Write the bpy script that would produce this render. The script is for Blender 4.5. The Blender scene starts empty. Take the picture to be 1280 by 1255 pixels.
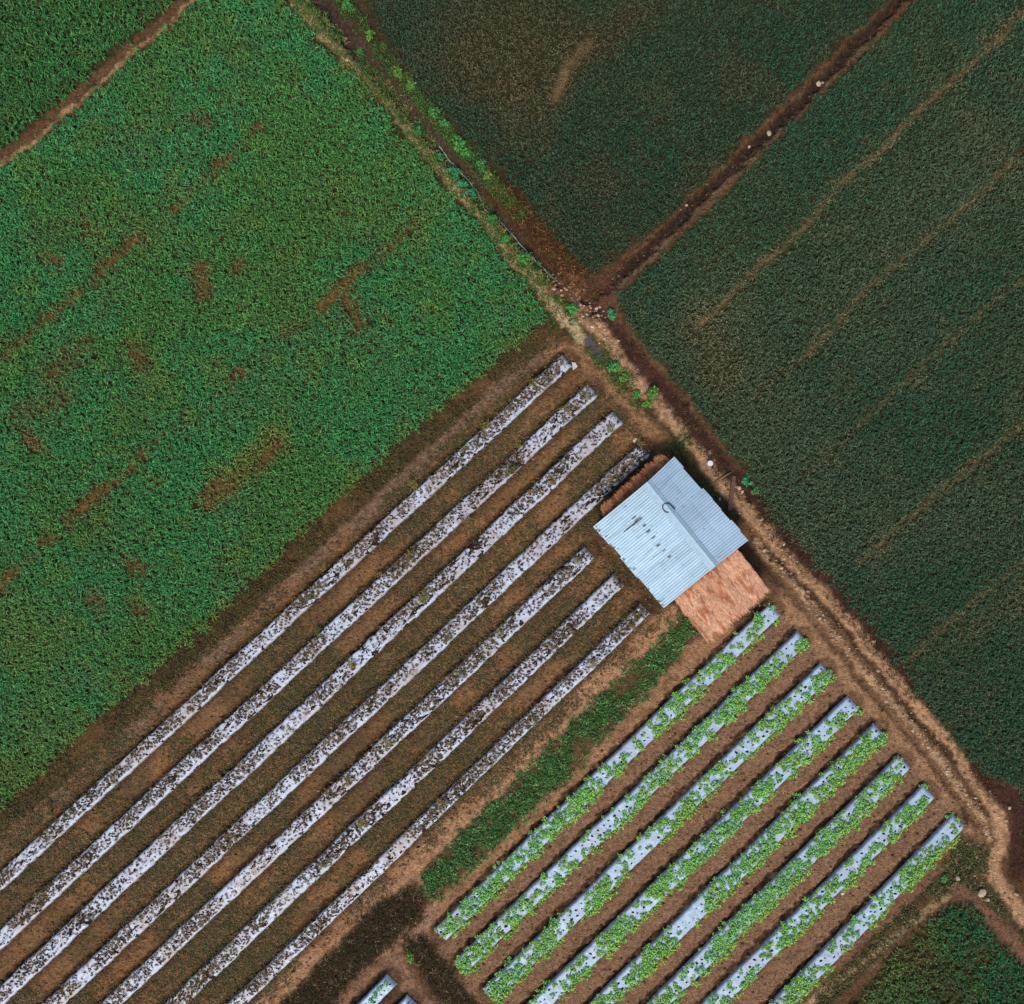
import bpy, math, random
import numpy as np

# ------------------------------------------------------------------ camera, sky, sun, exposure
sc = bpy.context.scene
COL = sc.collection
CAM_H = 60.0            # drone height in metres
PPM = 20.0              # one metre on the ground is 20 px of the 1280 px wide photograph
cam_d = bpy.data.cameras.new("camera")
cam_d.sensor_fit = 'HORIZONTAL'
cam_d.sensor_width = 36.0
cam_d.lens = 36.0 * CAM_H / (1280 / PPM)
cam_d.clip_start = 0.5
cam_d.clip_end = 3000
cam = bpy.data.objects.new("camera", cam_d)
cam.location = (0, 0, CAM_H)
COL.objects.link(cam)
sc.camera = cam

SUN_EL, SUN_AZ = math.radians(52), math.radians(192)   # azimuth clockwise from +Y: light comes from the bottom of the picture
world = bpy.data.worlds.new("World")
sc.world = world
world.use_nodes = True
wn = world.node_tree
sky = wn.nodes.new('ShaderNodeTexSky')
sky.sky_type = 'NISHITA'
sky.sun_disc = False
sky.sun_elevation = SUN_EL
sky.sun_rotation = SUN_AZ
wn.nodes['Background'].inputs['Strength'].default_value = 0.088
wn.links.new(sky.outputs[0], wn.nodes['Background'].inputs['Color'])
sun_d = bpy.data.lights.new("sun", 'SUN')
sun_d.energy = 1.75
sun_d.angle = math.radians(18.0)
sun_d.color = (1.0, 0.95, 0.88)
sun = bpy.data.objects.new("sun", sun_d)
sun.rotation_euler = (math.pi / 2 - SUN_EL, 0, math.pi - SUN_AZ)
sun.location = (0, -60, 80)
COL.objects.link(sun)
vs = sc.view_settings
vs.view_transform = 'Standard'
vs.look = 'None'
vs.exposure = 0.6
vs.gamma = 1.0
vs.use_curve_mapping = False
sc.cycles.max_bounces = 4
sc.cycles.diffuse_bounces = 2
sc.cycles.glossy_bounces = 2

# ------------------------------------------------------------------ helpers
rng = np.random.default_rng(7)
random.seed(7)


def S(r, g, b):
    """sRGB 0-255 to linear"""
    def f(c):
        c /= 255.0
        return c / 12.92 if c <= 0.04045 else ((c + 0.055) / 1.055) ** 2.4
    return np.array([f(r), f(g), f(b)])


def W(p):
    """photo pixel on the ground -> metres"""
    p = np.asarray(p, float)
    return np.stack([(p[..., 0] - 640) / PPM, (627.5 - p[..., 1]) / PPM], -1)


def WZ(px, py, z):
    k = (CAM_H - z) / CAM_H
    return np.array([(px - 640) / PPM * k, (627.5 - py) / PPM * k, z])


def _hash(i, j, s):
    n = (i * 374761393 + j * 668265263 + s * 1442695041) & 0xffffffff
    n = ((n ^ (n >> 13)) * 1274126177) & 0xffffffff
    n = n ^ (n >> 16)
    return (n & 0xffff) / 65535.0


def vnoise(x, y, s=0):
    xi = np.floor(x).astype(np.int64); yi = np.floor(y).astype(np.int64)
    fx = x - xi; fy = y - yi
    fx = fx * fx * (3 - 2 * fx); fy = fy * fy * (3 - 2 * fy)
    a = _hash(xi, yi, s); b = _hash(xi + 1, yi, s); c = _hash(xi, yi + 1, s); d = _hash(xi + 1, yi + 1, s)
    return (a * (1 - fx) + b * fx) * (1 - fy) + (c * (1 - fx) + d * fx) * fy


def fbm(x, y, sc_, s=0, o=4):
    t = 0; a = 0.5; n = 0
    for k in range(o):
        t = t + a * vnoise(x * sc_ + 17.3 * k, y * sc_ - 9.1 * k, s + k * 31)
        n += a; a *= 0.5; sc_ *= 2.03
    return t / n


def sstep(a, b, x):
    t = np.clip((x - a) / (b - a), 0, 1)
    return t * t * (3 - 2 * t)


def seg_dist(px, py, poly):
    """distance of points to a polyline, all in pixels"""
    d = np.full(px.shape, 1e9)
    for (x0, y0), (x1, y1) in zip(poly[:-1], poly[1:]):
        vx, vy = x1 - x0, y1 - y0
        t = np.clip(((px - x0) * vx + (py - y0) * vy) / (vx * vx + vy * vy + 1e-9), 0, 1)
        d = np.minimum(d, np.hypot(px - x0 - t * vx, py - y0 - t * vy))
    return d


def inside(px, py, poly):
    r = np.zeros(px.shape, bool)
    n = len(poly)
    for i in range(n):
        x0, y0 = poly[i]; x1, y1 = poly[(i + 1) % n]
        if y0 == y1:
            continue
        c = ((y0 > py) != (y1 > py)) & (px < (x1 - x0) * (py - y0) / (y1 - y0) + x0)
        r ^= c
    return r


def sdist(px, py, poly):
    """signed pixel distance, positive inside"""
    d = seg_dist(px, py, list(poly) + [poly[0]])
    return np.where(inside(px, py, poly), d, -d)


def mesh_np(name, V, F, mat, col=None, smooth=False, uv=None):
    me = bpy.data.meshes.new(name)
    V = np.ascontiguousarray(V, np.float32); F = np.ascontiguousarray(F, np.int32)
    k = F.shape[1]
    me.vertices.add(len(V)); me.vertices.foreach_set('co', V.ravel())
    me.loops.add(F.size); me.loops.foreach_set('vertex_index', F.ravel())
    me.polygons.add(len(F))
    me.polygons.foreach_set('loop_start', np.arange(0, F.size, k, dtype=np.int32))
    me.polygons.foreach_set('use_smooth', np.full(len(F), smooth, bool))
    if col is not None:
        a = me.color_attributes.new('Col', 'FLOAT_COLOR', 'POINT')
        c = np.ones((len(V), 4), np.float32); c[:, :3] = col
        a.data.foreach_set('color', c.ravel())
    me.materials.append(mat)
    me.update(calc_edges=True)
    return me


def link(name, me, parent=None, loc=(0, 0, 0)):
    o = bpy.data.objects.new(name, me)
    COL.objects.link(o)
    if parent is not None:
        o.parent = parent
    o.location = loc
    return o


def tag(o, label=None, cat=None, group=None, kind=None):
    if label: o['label'] = label
    if cat: o['category'] = cat
    if group: o['group'] = group
    if kind: o['kind'] = kind
    return o


ONES = "zeroth first second third fourth fifth sixth seventh eighth ninth tenth eleventh twelfth thirteenth fourteenth fifteenth sixteenth seventeenth eighteenth nineteenth".split()
TENS = {2: "twent", 3: "thirt", 4: "fort", 5: "fift", 6: "sixt", 7: "sevent", 8: "eight", 9: "ninet"}


def ordinal(n):
    if n < 20: return ONES[n]
    t, u = divmod(n, 10)
    return TENS[t] + ("ieth" if u == 0 else "y-" + ONES[u])


class MB:
    """collects verts and faces of mixed size for one mesh"""
    def __init__(s):
        s.v = []; s.f = []

    def add(s, vs, fs):
        b = len(s.v)
        s.v += [tuple(map(float, q)) for q in vs]
        s.f += [tuple(i + b for i in q) for q in fs]

    def box(s, c, size, ax=None):
        ax = np.eye(3) if ax is None else np.asarray(ax)
        c = np.asarray(c); h = np.asarray(size) / 2
        vs = [c + ax[0] * h[0] * i + ax[1] * h[1] * j + ax[2] * h[2] * k for i in (-1, 1) for j in (-1, 1) for k in (-1, 1)]
        s.add(vs, [(0, 1, 3, 2), (4, 6, 7, 5), (0, 4, 5, 1), (2, 3, 7, 6), (0, 2, 6, 4), (1, 5, 7, 3)])

    def tube(s, pts, r, n=8, cap=True):
        pts = [np.asarray(p, float) for p in pts]
        rs = r if isinstance(r, (list, tuple)) else [r] * len(pts)
        rings = []
        for i, p in enumerate(pts):
            t = pts[min(i + 1, len(pts) - 1)] - pts[max(i - 1, 0)]
            t /= np.linalg.norm(t) + 1e-9
            a = np.cross(t, (0, 0, 1.0))
            if np.linalg.norm(a) < 0.05: a = np.cross(t, (1.0, 0, 0))
            a /= np.linalg.norm(a); b = np.cross(t, a)
            rings.append([p + rs[i] * (math.cos(2 * math.pi * k / n) * a + math.sin(2 * math.pi * k / n) * b) for k in range(n)])
        fs = []
        for i in range(len(pts) - 1):
            for k in range(n):
                fs.append((i * n + k, i * n + (k + 1) % n, (i + 1) * n + (k + 1) % n, (i + 1) * n + k))
        if cap:
            fs.append(tuple(range(n))[::-1]); fs.append(tuple((len(pts) - 1) * n + k for k in range(n)))
        s.add([q for r_ in rings for q in r_], fs)

    def build(s, name, mat, parent=None, loc=(0, 0, 0), smooth=False):
        me = bpy.data.meshes.new(name)
        me.from_pydata(s.v, [], s.f)
        me.materials.append(mat)
        if smooth:
            for p in me.polygons: p.use_smooth = True
        me.update()
        return link(name, me, parent, loc)


# ------------------------------------------------------------------ materials
def nodes(name):
    m = bpy.data.materials.new(name)
    m.use_nodes = True
    return m, m.node_tree, m.node_tree.nodes['Principled BSDF']


def attr_mat(name, rough=0.7, spec=0.2, n1=(6, 0.75, 1.25), bump=0.0, bscale=30, bdist=0.02, n2=None, metallic=0.0, sheen=0):
    """surface colour from the mesh's own colour attribute, broken up by fine noise"""
    m, t, b = nodes(name)
    a = t.nodes.new('ShaderNodeAttribute'); a.attribute_name = 'Col'
    tc = t.nodes.new('ShaderNodeTexCoord')
    out = a.outputs['Color']
    for q in [n1] + ([n2] if n2 else []):
        nz = t.nodes.new('ShaderNodeTexNoise'); nz.inputs['Scale'].default_value = q[0]; nz.inputs['Detail'].default_value = 5
        t.links.new(tc.outputs['Object'], nz.inputs['Vector'])
        mr = t.nodes.new('ShaderNodeMapRange')
        mr.inputs['From Min'].default_value = 0.3; mr.inputs['From Max'].default_value = 0.7
        mr.inputs['To Min'].default_value = q[1]; mr.inputs['To Max'].default_value = q[2]
        t.links.new(nz.outputs['Fac'], mr.inputs['Value'])
        mx = t.nodes.new('ShaderNodeVectorMath'); mx.operation = 'SCALE'
        t.links.new(out, mx.inputs[0]); t.links.new(mr.outputs[0], mx.inputs['Scale'])
        out = mx.outputs[0]
    t.links.new(out, b.inputs['Base Color'])
    b.inputs['Roughness'].default_value = rough
    b.inputs['Specular IOR Level'].default_value = spec
    b.inputs['Metallic'].default_value = metallic
    if bump:
        nb = t.nodes.new('ShaderNodeTexNoise'); nb.inputs['Scale'].default_value = bscale; nb.inputs['Detail'].default_value = 6
        t.links.new(tc.outputs['Object'], nb.inputs['Vector'])
        bp = t.nodes.new('ShaderNodeBump'); bp.inputs['Strength'].default_value = bump; bp.inputs['Distance'].default_value = bdist
        t.links.new(nb.outputs['Fac'], bp.inputs['Height']); t.links.new(bp.outputs[0], b.inputs['Normal'])
    return m


def plain(name, c, rough=0.7, spec=0.3, sc_=8, lo=0.7, hi=1.2, bump=0.3, metallic=0):
    m, t, b = nodes(name)
    tc = t.nodes.new('ShaderNodeTexCoord')
    nz = t.nodes.new('ShaderNodeTexNoise'); nz.inputs['Scale'].default_value = sc_; nz.inputs['Detail'].default_value = 6
    t.links.new(tc.outputs['Object'], nz.inputs['Vector'])
    r = t.nodes.new('ShaderNodeValToRGB')
    r.color_ramp.elements[0].position = 0.3; r.color_ramp.elements[1].position = 0.7
    r.color_ramp.elements[0].color = (*(np.array(c) * lo), 1); r.color_ramp.elements[1].color = (*np.minimum(np.array(c) * hi, 0.9), 1)
    t.links.new(nz.outputs['Fac'], r.inputs[0]); t.links.new(r.outputs[0], b.inputs['Base Color'])
    b.inputs['Roughness'].default_value = rough; b.inputs['Specular IOR Level'].default_value = spec; b.inputs['Metallic'].default_value = metallic
    bp = t.nodes.new('ShaderNodeBump'); bp.inputs['Strength'].default_value = bump; bp.inputs['Distance'].default_value = 0.02
    t.links.new(nz.outputs['Fac'], bp.inputs['Height']); t.links.new(bp.outputs[0], b.inputs['Normal'])
    return m


M_SOIL = attr_mat("soil", 0.95, 0.1, (4.5, 0.62, 1.36), 1.0, 11, 0.14, (15, 0.70, 1.30))
M_LEAF = attr_mat("leaf", 0.55, 0.25, (3.0, 0.85, 1.15))
M_DRY = attr_mat("dry_leaf", 0.85, 0.1, (9.0, 0.8, 1.2))
M_FILM = attr_mat("mulch_film", 0.38, 0.45, (3.5, 0.86, 1.08), 0.6, 14, 0.03, (17, 0.86, 1.06))
M_METAL = attr_mat("zinc_sheet", 0.5, 0.4, (1.4, 0.93, 1.05), 0.1, 30, 0.01, None, 0.1)
M_THATCH = attr_mat("thatch", 0.95, 0.08, (6, 0.8, 1.15))
M_WOOD = plain("weathered_wood", S(120, 85, 72), 0.8, 0.2, 12)
M_BAMBOO = plain("bamboo", S(150, 125, 85), 0.6, 0.3, 10)
M_STONE = plain("stone", S(205, 180, 150), 0.9, 0.2, 7, 0.65, 1.1, 0.6)
M_WHITE = plain("white_plastic", (0.8, 0.8, 0.76), 0.4, 0.5, 6, 0.93, 1.02, 0.05)
M_HOSE = plain("grey_hose", S(165, 155, 155), 0.6, 0.3, 6)
M_CABLE = plain("dark_cable", S(40, 45, 52), 0.6, 0.3, 6)
M_MOUND = plain("mound_soil", S(50, 38, 34), 0.95, 0.1, 9, 0.5, 1.5, 0.8)

# ------------------------------------------------------------------ layout read from the photograph (pixels of the 1280 px image)
FIELD_A = [(310, -65), (350, -15), (372, 20), (425, 78), (495, 155), (555, 228), (615, 302), (668, 372), (686, 398), (640, 440), (560, 505), (500, 556),
           (430, 622), (330, 716), (250, 796), (190, 848), (120, 902), (60, 962), (0, 1012), (-90, 1090), (-90, 290), (0, 213), (45, 180), (80, 150), (125, 110), (155, 80), (200, 45), (245, 3)]
FIELD_B = [(-90, 272), (-10, 200), (28, 168), (64, 138), (110, 98), (142, 68), (186, 34), (224, -4), (300, -80), (-90, -80)]
FIELD_C = [(380, -80), (455, 0), (490, 60), (525, 112), (575, 165), (615, 205), (650, 240), (680, 285), (715, 325), (745, 340), (775, 322), (806, 298), (850, 258), (900, 208),
           (945, 162), (995, 112), (1045, 62), (1100, 12), (1190, -80)]
FIELD_D = [(1225, -80), (1150, -5), (1080, 65), (1035, 110), (993, 150), (952, 195), (912, 238), (865, 283), (810, 332), (770, 372), (790, 410), (825, 455), (865, 505), (905, 560),
           (935, 598), (955, 640), (1000, 690), (1045, 738), (1085, 785), (1120, 830), (1158, 890), (1198, 938), (1230, 970), (1275, 985), (1285, 1075), (1300, 1150), (1380, 1240), (1380, -80)]
FIELD_E = [(1197, 1124), (1172, 1138), (1154, 1157), (1113, 1192), (1085, 1225), (1058, 1256), (1000, 1330), (1380, 1330), (1290, 1212), (1261, 1183), (1240, 1158), (1214, 1128)]
GRASS_G = [(866, 788), (850, 812), (815, 857), (777, 898), (723, 959), (640, 1034), (570, 1103), (542, 1127), (527, 1104), (549, 1070), (595, 1024), (640, 983), (662, 959), (713, 908), (777, 844), (828, 800), (848, 768)]
WEED_1 = [(533, 1122), (511, 1108), (483, 1120), (447, 1157), (396, 1208), (358, 1249), (320, 1290), (390, 1290), (422, 1254), (447, 1220), (478, 1190), (506, 1168), (531, 1150)]
WEED_2 = [(503, 1172), (531, 1168), (546, 1190), (567, 1218), (592, 1251), (620, 1290), (575, 1290), (548, 1252), (530, 1218), (509, 1190)]

TAN_PATH = [(350, -40), (370, 5), (385, 25), (430, 72), (455, 95), (480, 122), (512, 165), (552, 215), (602, 272), (640, 325), (672, 352), (692, 382), (706, 402)]
DITCH_1 = [(370, -40), (412, 15), (452, 70), (480, 105), (512, 142), (545, 182), (577, 216), (604, 250), (632, 280), (662, 310), (692, 340), (716, 358), (735, 388)]
DITCH_2 = [(1205, -80), (1125, 0), (1080, 45), (1030, 97), (1000, 130), (962, 165), (920, 205), (880, 243), (840, 282), (803, 320), (768, 350), (735, 372)]
FIELD_PATH = [(300, -60), (235, 2), (195, 40), (150, 75), (120, 105), (75, 144), (40, 175), (0, 205), (-90, 285)]
TRACK = [(716, 362), (732, 399), (749, 412), (765, 432), (788, 468), (826, 509), (850, 540), (872, 563), (898, 600), (922, 625), (941, 648), (969, 681), (1007, 724), (1058, 773), (1097, 824), (1135, 870), (1173, 915), (1199, 946),
         (1215, 981), (1246, 1014), (1250, 1035), (1248, 1057), (1240, 1088), (1261, 1121), (1279, 1144), (1340, 1210)]
PALE_TRACK = [(945, 675), (954, 688), (982, 719), (1023, 768), (1058, 813), (1099, 862), (1135, 900), (1176, 953), (1205, 994), (1228, 1024), (1236, 1050)]
RUT = [(940, 668), (965, 692), (995, 720), (1040, 768), (1076, 812), (1116, 862), (1152, 903), (1188, 945), (1212, 985), (1235, 1015)]
RUT_L = [(930, 678), (970, 722), (1008, 768), (1045, 812), (1085, 862), (1122, 905), (1160, 950), (1195, 1000), (1220, 1035)]
BANK = [(745, 392), (790, 440), (835, 495), (875, 545), (905, 585), (938, 622), (968, 660), (1025, 722), (1075, 775), (1112, 825), (1148, 880), (1192, 932), (1225, 975), (1275, 1005), (1275, 1090)]
VERGE_TRACK = [(715, 400), (735, 425), (760, 455), (790, 490), (820, 520), (850, 555), (880, 595), (905, 625), (935, 660)]
INNER_PATH = [(690, 440), (725, 445), (745, 470), (775, 500), (800, 530), (832, 565)]
ORANGE = [(835, 775), (800, 815), (740, 865), (680, 918), (620, 978), (560, 1040), (500, 1095), (440, 1150), (380, 1200), (330, 1250), (280, 1300)]
BROWN_P = [(905, 795), (865, 820), (830, 860), (790, 900), (730, 965), (650, 1040), (580, 1110), (545, 1140), (525, 1175)]
L1_PATH = [(690, 432), (640, 470), (580, 528), (520, 585), (460, 640), (400, 692), (330, 760), (270, 815), (200, 880), (130, 945), (60, 1010), (0, 1060), (-80, 1130)]
L1_VERGE = [(690, 415), (620, 462), (550, 525), (480, 585), (400, 660), (320, 738), (250, 805), (180, 870), (110, 930), (40, 990), (-60, 1080)]
S_PATH = [(540, 1140), (515, 1165), (490, 1190), (500, 1215), (515, 1240), (545, 1280)]
S_PATH2 = [(490, 1190), (455, 1222), (420, 1262), (400, 1290)]
R8_EDGE = [(1215, 1050), (1180, 1082), (1130, 1130), (1080, 1180), (1030, 1235), (990, 1285)]
R8_WEED = [(1212, 1072), (1180, 1105), (1130, 1150), (1080, 1198), (1030, 1248)]
TAN_2 = [(1184, 1117), (1150, 1148), (1110, 1178), (1075, 1205), (1021, 1246), (980, 1285)]
E_PATH = [(1190, 1112), (1220, 1125), (1245, 1155), (1270, 1185), (1310, 1230)]

BEDS_L = [((709, 450.5), (-60, 1158), 19), ((741, 487), (-50, 1222), 20), ((772, 521), (-30, 1275), 20.5), ((805.6, 561), (28, 1292), 20.5), ((737, 690), (100, 1292), 20), ((774, 725), (181, 1292), 20), ((807, 760), (256, 1294), 17.5)]
BEDS_R = [((968, 761), (549.5, 1168), 21), ((1003.6, 796), (575, 1208), 21), ((1032.5, 836), (610.7, 1243.5), 22), ((1066, 877), (634, 1294), 22), ((1099, 911.5), (712, 1294), 22), ((1130, 951), (782, 1294), 22), ((1161.5, 988.5), (851, 1294), 22), ((1198.5, 1025), (939, 1294), 22)]
BEDS_S = [((489.5, 1223), (421, 1294), 18), ((516, 1250), (470, 1298), 18)]

A_MARKS = [([(228, 255), (215, 265)], 6, 1), ([(172, 298), (140, 325), (118, 352)], 8, 1), ([(100, 368), (85, 380)], 7, 1), ([(72, 388), (45, 412)], 7, 0.95), ([(30, 425), (0, 452)], 6, 0.9),
           ([(206, 542), (198, 550)], 5, 0.8), ([(182, 565), (160, 588)], 7, 1), ([(145, 603), (105, 635), (85, 652)], 9, 1), ([(65, 675), (55, 680)], 8, 0.9), ([(20, 710), (0, 738)], 8, 0.95),
           ([(252, 335), (255, 368)], 12, 0.9), ([(300, 328), (296, 335)], 10, 0.75), ([(450, 338), (425, 360), (400, 385)], 9, 0.95), ([(435, 370), (450, 408)], 12, 0.7),
           ([(345, 555), (330, 575)], 11, 0.8), ([(275, 605), (262, 628)], 14, 0.9), ([(320, 585), (280, 610)], 10, 0.5), ([(325, 158), (318, 162)], 8, 0.8), ([(290, 195), (268, 215)], 8, 0.8), ([(240, 150), (262, 158)], 12, 0.45),
           ([(168, 440), (175, 450)], 14, 0.7), ([(35, 545), (48, 560)], 12, 0.8), ([(160, 700), (175, 715)], 12, 0.75), ([(115, 745), (125, 755)], 12, 0.6), ([(165, 755), (180, 765)], 10, 0.5), ([(62, 322), (72, 330)], 10, 0.8), ([(108, 285), (112, 292)], 10, 0.7),
           ([(520, 275), (498, 300), (470, 330)], 5, 0.65), ([(370, 405), (345, 425)], 6, 0.5), ([(308, 460), (290, 475)], 6, 0.7), ([(240, 520), (220, 538)], 4, 0.6), ([(60, 470), (110, 430)], 16, 0.4), ([(20, 520), (80, 500)], 16, 0.4), ([(430, 70), (425, 80)], 9, 0.7),
           ([(228, 255), (120, 352), (0, 452)], 4, 0.35), ([(206, 542), (100, 640), (0, 738)], 4, 0.4), ([(520, 275), (400, 385), (230, 540)], 3.5, 0.3), ([(330, 155), (215, 265)], 4, 0.3)]

# ------------------------------------------------------------------ terrain: one height field from horizon to horizon
STEP = 0.10
fx = np.arange(-36, 36 + 1e-6, STEP); fy = np.arange(-35.5, 35.5 + 1e-6, STEP)
g = np.cumsum(0.25 * 1.38 ** np.arange(22))
gx = np.concatenate([(-36 - g)[::-1], fx, 36 + g]); gy = np.concatenate([(-35.5 - g)[::-1], fy, 35.5 + g])
X, Y = np.meshgrid(gx, gy)
PX = X * PPM + 640; PY = 627.5 - Y * PPM
jx = (fbm(X, Y, 1.1, 3, 3) - 0.5) * 7 + (fbm(X, Y, 4.5, 4, 2) - 0.5) * 7; jy = (fbm(X, Y, 1.1, 9, 3) - 0.5) * 7 + (fbm(X, Y, 4.5, 10, 2) - 0.5) * 7      # ragged edges
QX, QY = PX + jx, PY + jy
near = (np.abs(X) < 37) & (np.abs(Y) < 37)
n_big = fbm(X, Y, 0.16, 21, 4); n_mid = fbm(X, Y, 0.7, 22, 4); n_fine = fbm(X, Y, 3.1, 23, 3)
C = np.zeros(X.shape + (3,)); Z = np.zeros(X.shape)
C[:] = S(104, 74, 50)
C += ((n_mid - 0.5) * 0.06)[..., None] * np.array([1, 0.6, 0.4])
CLS = np.zeros(X.shape, np.int8)


def paint(mask, col, amount=1.0):
    global C
    m = (mask * amount)[..., None]
    C = C * (1 - m) + np.asarray(col) * m


def box_of(pts, pad):
    pts = np.asarray(pts)
    x0, x1 = (pts[:, 0].min() - pad - 640) / PPM, (pts[:, 0].max() + pad - 640) / PPM
    y0, y1 = (627.5 - pts[:, 1].max() - pad) / PPM, (627.5 - pts[:, 1].min() + pad) / PPM
    return np.s_[np.searchsorted(gy, y0):np.searchsorted(gy, y1), np.searchsorted(gx, x0):np.searchsorted(gx, x1)]


def line(poly, hw, soft, col, amount=1.0, dz=0.0, cls=0, patchy=0.0, seed=0, raw=False):
    s = box_of(poly, hw + soft + 16)
    d = seg_dist(PX[s] if raw else QX[s], PY[s] if raw else QY[s], poly)
    m = 1 - sstep(hw - soft, hw + soft, d)
    Z[s] += dz * m
    if patchy:
        m = m * np.clip(1 - patchy + 2.0 * patchy * (fbm(X[s], Y[s], 0.9, 50 + seed, 3) - 0.25), 0, 1)
    mm = (m * amount)[..., None]
    C[s] = C[s] * (1 - mm) + np.asarray(col) * mm
    if cls:
        CLS[s] = np.where(m > 0.5, cls, CLS[s])
    return s, m


def area(poly, soft, col, amount=1.0, dz=0.0, cls=0):
    s = box_of(poly, 20)
    m = sstep(-soft, soft, sdist(QX[s], QY[s], poly))
    Z[s] += dz * m
    mm = (m * amount)[..., None]
    C[s] = C[s] * (1 - mm) + np.asarray(col) * mm
    if cls:
        CLS[s] = np.where(m > 0.5, cls, CLS[s])


# soil of the fields
C[~near] = S(58, 50, 32)
for f, c in ((FIELD_A, S(70, 66, 36)), (FIELD_B, S(62, 60, 34)), (FIELD_C, S(58, 58, 36)), (FIELD_D, S(60, 62, 38)), (FIELD_E, S(74, 62, 36))):
    area(f, 4, c, 0.95)
for pl_, hw_, st_ in A_MARKS:
    line(pl_, hw_ * 0.7, hw_ * 0.7, S(122, 92, 52), st_ * 0.8)
for k_, (hw_, pl_) in enumerate(((4.5, [(1300, -10), (1255, 45), (1215, 80), (1142, 145), (1100, 190), (1050, 230), (1010, 280), (960, 325), (930, 350), (890, 392), (870, 410)]), (3.5, [(1290, 180), (1220, 245), (1140, 315), (1080, 362), (1040, 412), (1000, 450)]),
                               (3.5, [(1290, 520), (1235, 565), (1180, 610), (1140, 645), (1105, 675), (1070, 708)]), (3.5, [(1290, 690), (1232, 740), (1180, 782), (1140, 822)]), (3, [(1290, 340), (1200, 412), (1140, 470), (1080, 525)]), (9, [(735, 55), (708, 85), (695, 122)]))):
    line(pl_, hw_ * 0.7, 4, S(138, 110, 74), (0.85, .65, .65, .65, .55, .75)[k_], 0, 0, 0.35, 300 + k_, raw=True)
# bed block: furrows, brown with olive weedy stretches
blockL = [(700, 430), (830, 570), (745, 655), (840, 760), (820, 790), (280, 1310), (-90, 1310), (-90, 1110)]
area(blockL, 6, S(132, 97, 64))
s = box_of(blockL, 0)
ol = sstep(0.46, 0.62, fbm(X[s] + Y[s] * 0.2, Y[s], 0.22, 77, 3)) * sstep(-4, 6, sdist(PX[s], PY[s], blockL))
C[s] = C[s] * (1 - 0.55 * ol[..., None]) + S(78, 70, 44) * 0.55 * ol[..., None]
blockR = [(845, 760), (960, 735), (1235, 1035), (1180, 1090), (980, 1300), (560, 1300), (540, 1160), (890, 805)]
area(blockR, 8, S(142, 106, 78))
# headland behind the green beds
line([(965, 745), (1010, 775), (1050, 820), (1085, 865), (1120, 905), (1155, 945), (1190, 985), (1222, 1030), (1215, 1060)], 19, 6, S(166, 124, 88), 0.95)
# strips
line(L1_VERGE, 15, 8, S(70, 56, 34), 0.9, 0.04)
line(L1_PATH, 8, 4, S(132, 104, 80), 0.95, -0.03, 2)
line(VERGE_TRACK, 17, 6, S(82, 70, 42), 0.9, 0.05)
line(INNER_PATH, 13, 5, S(156, 114, 78), 0.95, -0.02, 2)
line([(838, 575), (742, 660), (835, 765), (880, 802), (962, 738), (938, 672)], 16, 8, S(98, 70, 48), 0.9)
line(ORANGE, 16, 5, S(182, 136, 98), 0.95, -0.02, 2)
line(BROWN_P, 13, 5, S(166, 122, 86), 0.95, -0.02, 2)
area(GRASS_G, 5, S(92, 78, 48), 0.9, 0.03)
area(WEED_1, 5, S(66, 50, 36), 0.95, 0.05)
area(WEED_2, 5, S(66, 50, 36), 0.95, 0.05)
line(S_PATH, 11, 4, S(158, 118, 90), 0.9, -0.02, 2)
line(S_PATH2, 9, 4, S(150, 110, 82), 0.9, -0.02, 2)
line([(523, 1098), (545, 1128)], 3, 2, S(165, 130, 90), 0.9, 0, 0)
line(R8_EDGE, 10, 4, S(130, 90, 66), 0.8)
line(R8_WEED, 11, 5, S(62, 54, 34), 0.9, -0.08)
line(TAN_2, 12, 5, S(108, 80, 52), 0.9, 0.02)
line(TAN_2, 3.5, 2.5, S(200, 168, 120), 0.9, 0.03, 2, 0.5, 2)
line(E_PATH, 8, 4, S(132, 94, 72), 0.9, 0, 2)
area([(1200, 1045), (1235, 1055), (1240, 1090), (1255, 1130), (1290, 1170), (1300, 1200), (1270, 1165), (1240, 1135), (1205, 1105), (1175, 1110)], 5, S(82, 70, 44), 0.9, 0.03)
# ditch between the green field and the dark field, its verge and the straw coloured footpath
line([(p[0] + 12, p[1] - 12) for p in DITCH_1[:-1]], 27, 6, S(66, 58, 36), 0.9)
line(TAN_PATH, 16, 5, S(70, 66, 34), 0.9)
line(TAN_PATH, 4.6, 3.0, S(196, 166, 116), 0.95, 0.02, 2, 0.4, 1)
line([(660, 340), (690, 382), (706, 402)], 6, 3, S(200, 166, 122), 0.9, 0, 2)
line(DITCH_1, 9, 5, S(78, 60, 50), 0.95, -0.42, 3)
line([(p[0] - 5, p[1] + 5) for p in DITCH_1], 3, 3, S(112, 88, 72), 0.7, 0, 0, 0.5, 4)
area([(612, 215), (650, 240), (700, 305), (745, 345), (715, 375), (690, 335), (640, 280), (605, 240)], 6, S(84, 54, 34), 0.85, 0.06)
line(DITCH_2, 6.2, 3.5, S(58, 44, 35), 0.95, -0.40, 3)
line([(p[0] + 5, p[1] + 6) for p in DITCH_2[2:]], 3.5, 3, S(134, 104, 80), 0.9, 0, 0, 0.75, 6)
area([(715, 345), (760, 345), (775, 365), (765, 385), (740, 398), (715, 375)], 6, S(104, 70, 52), 0.9, 0.0)
line([(690, 365), (712, 352)], 8, 5, S(150, 100, 72), 0.7)
line(FIELD_PATH, 3.2, 2.5, S(90, 76, 48), 0.8, -0.06, 2, 0.3, 9)
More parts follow.
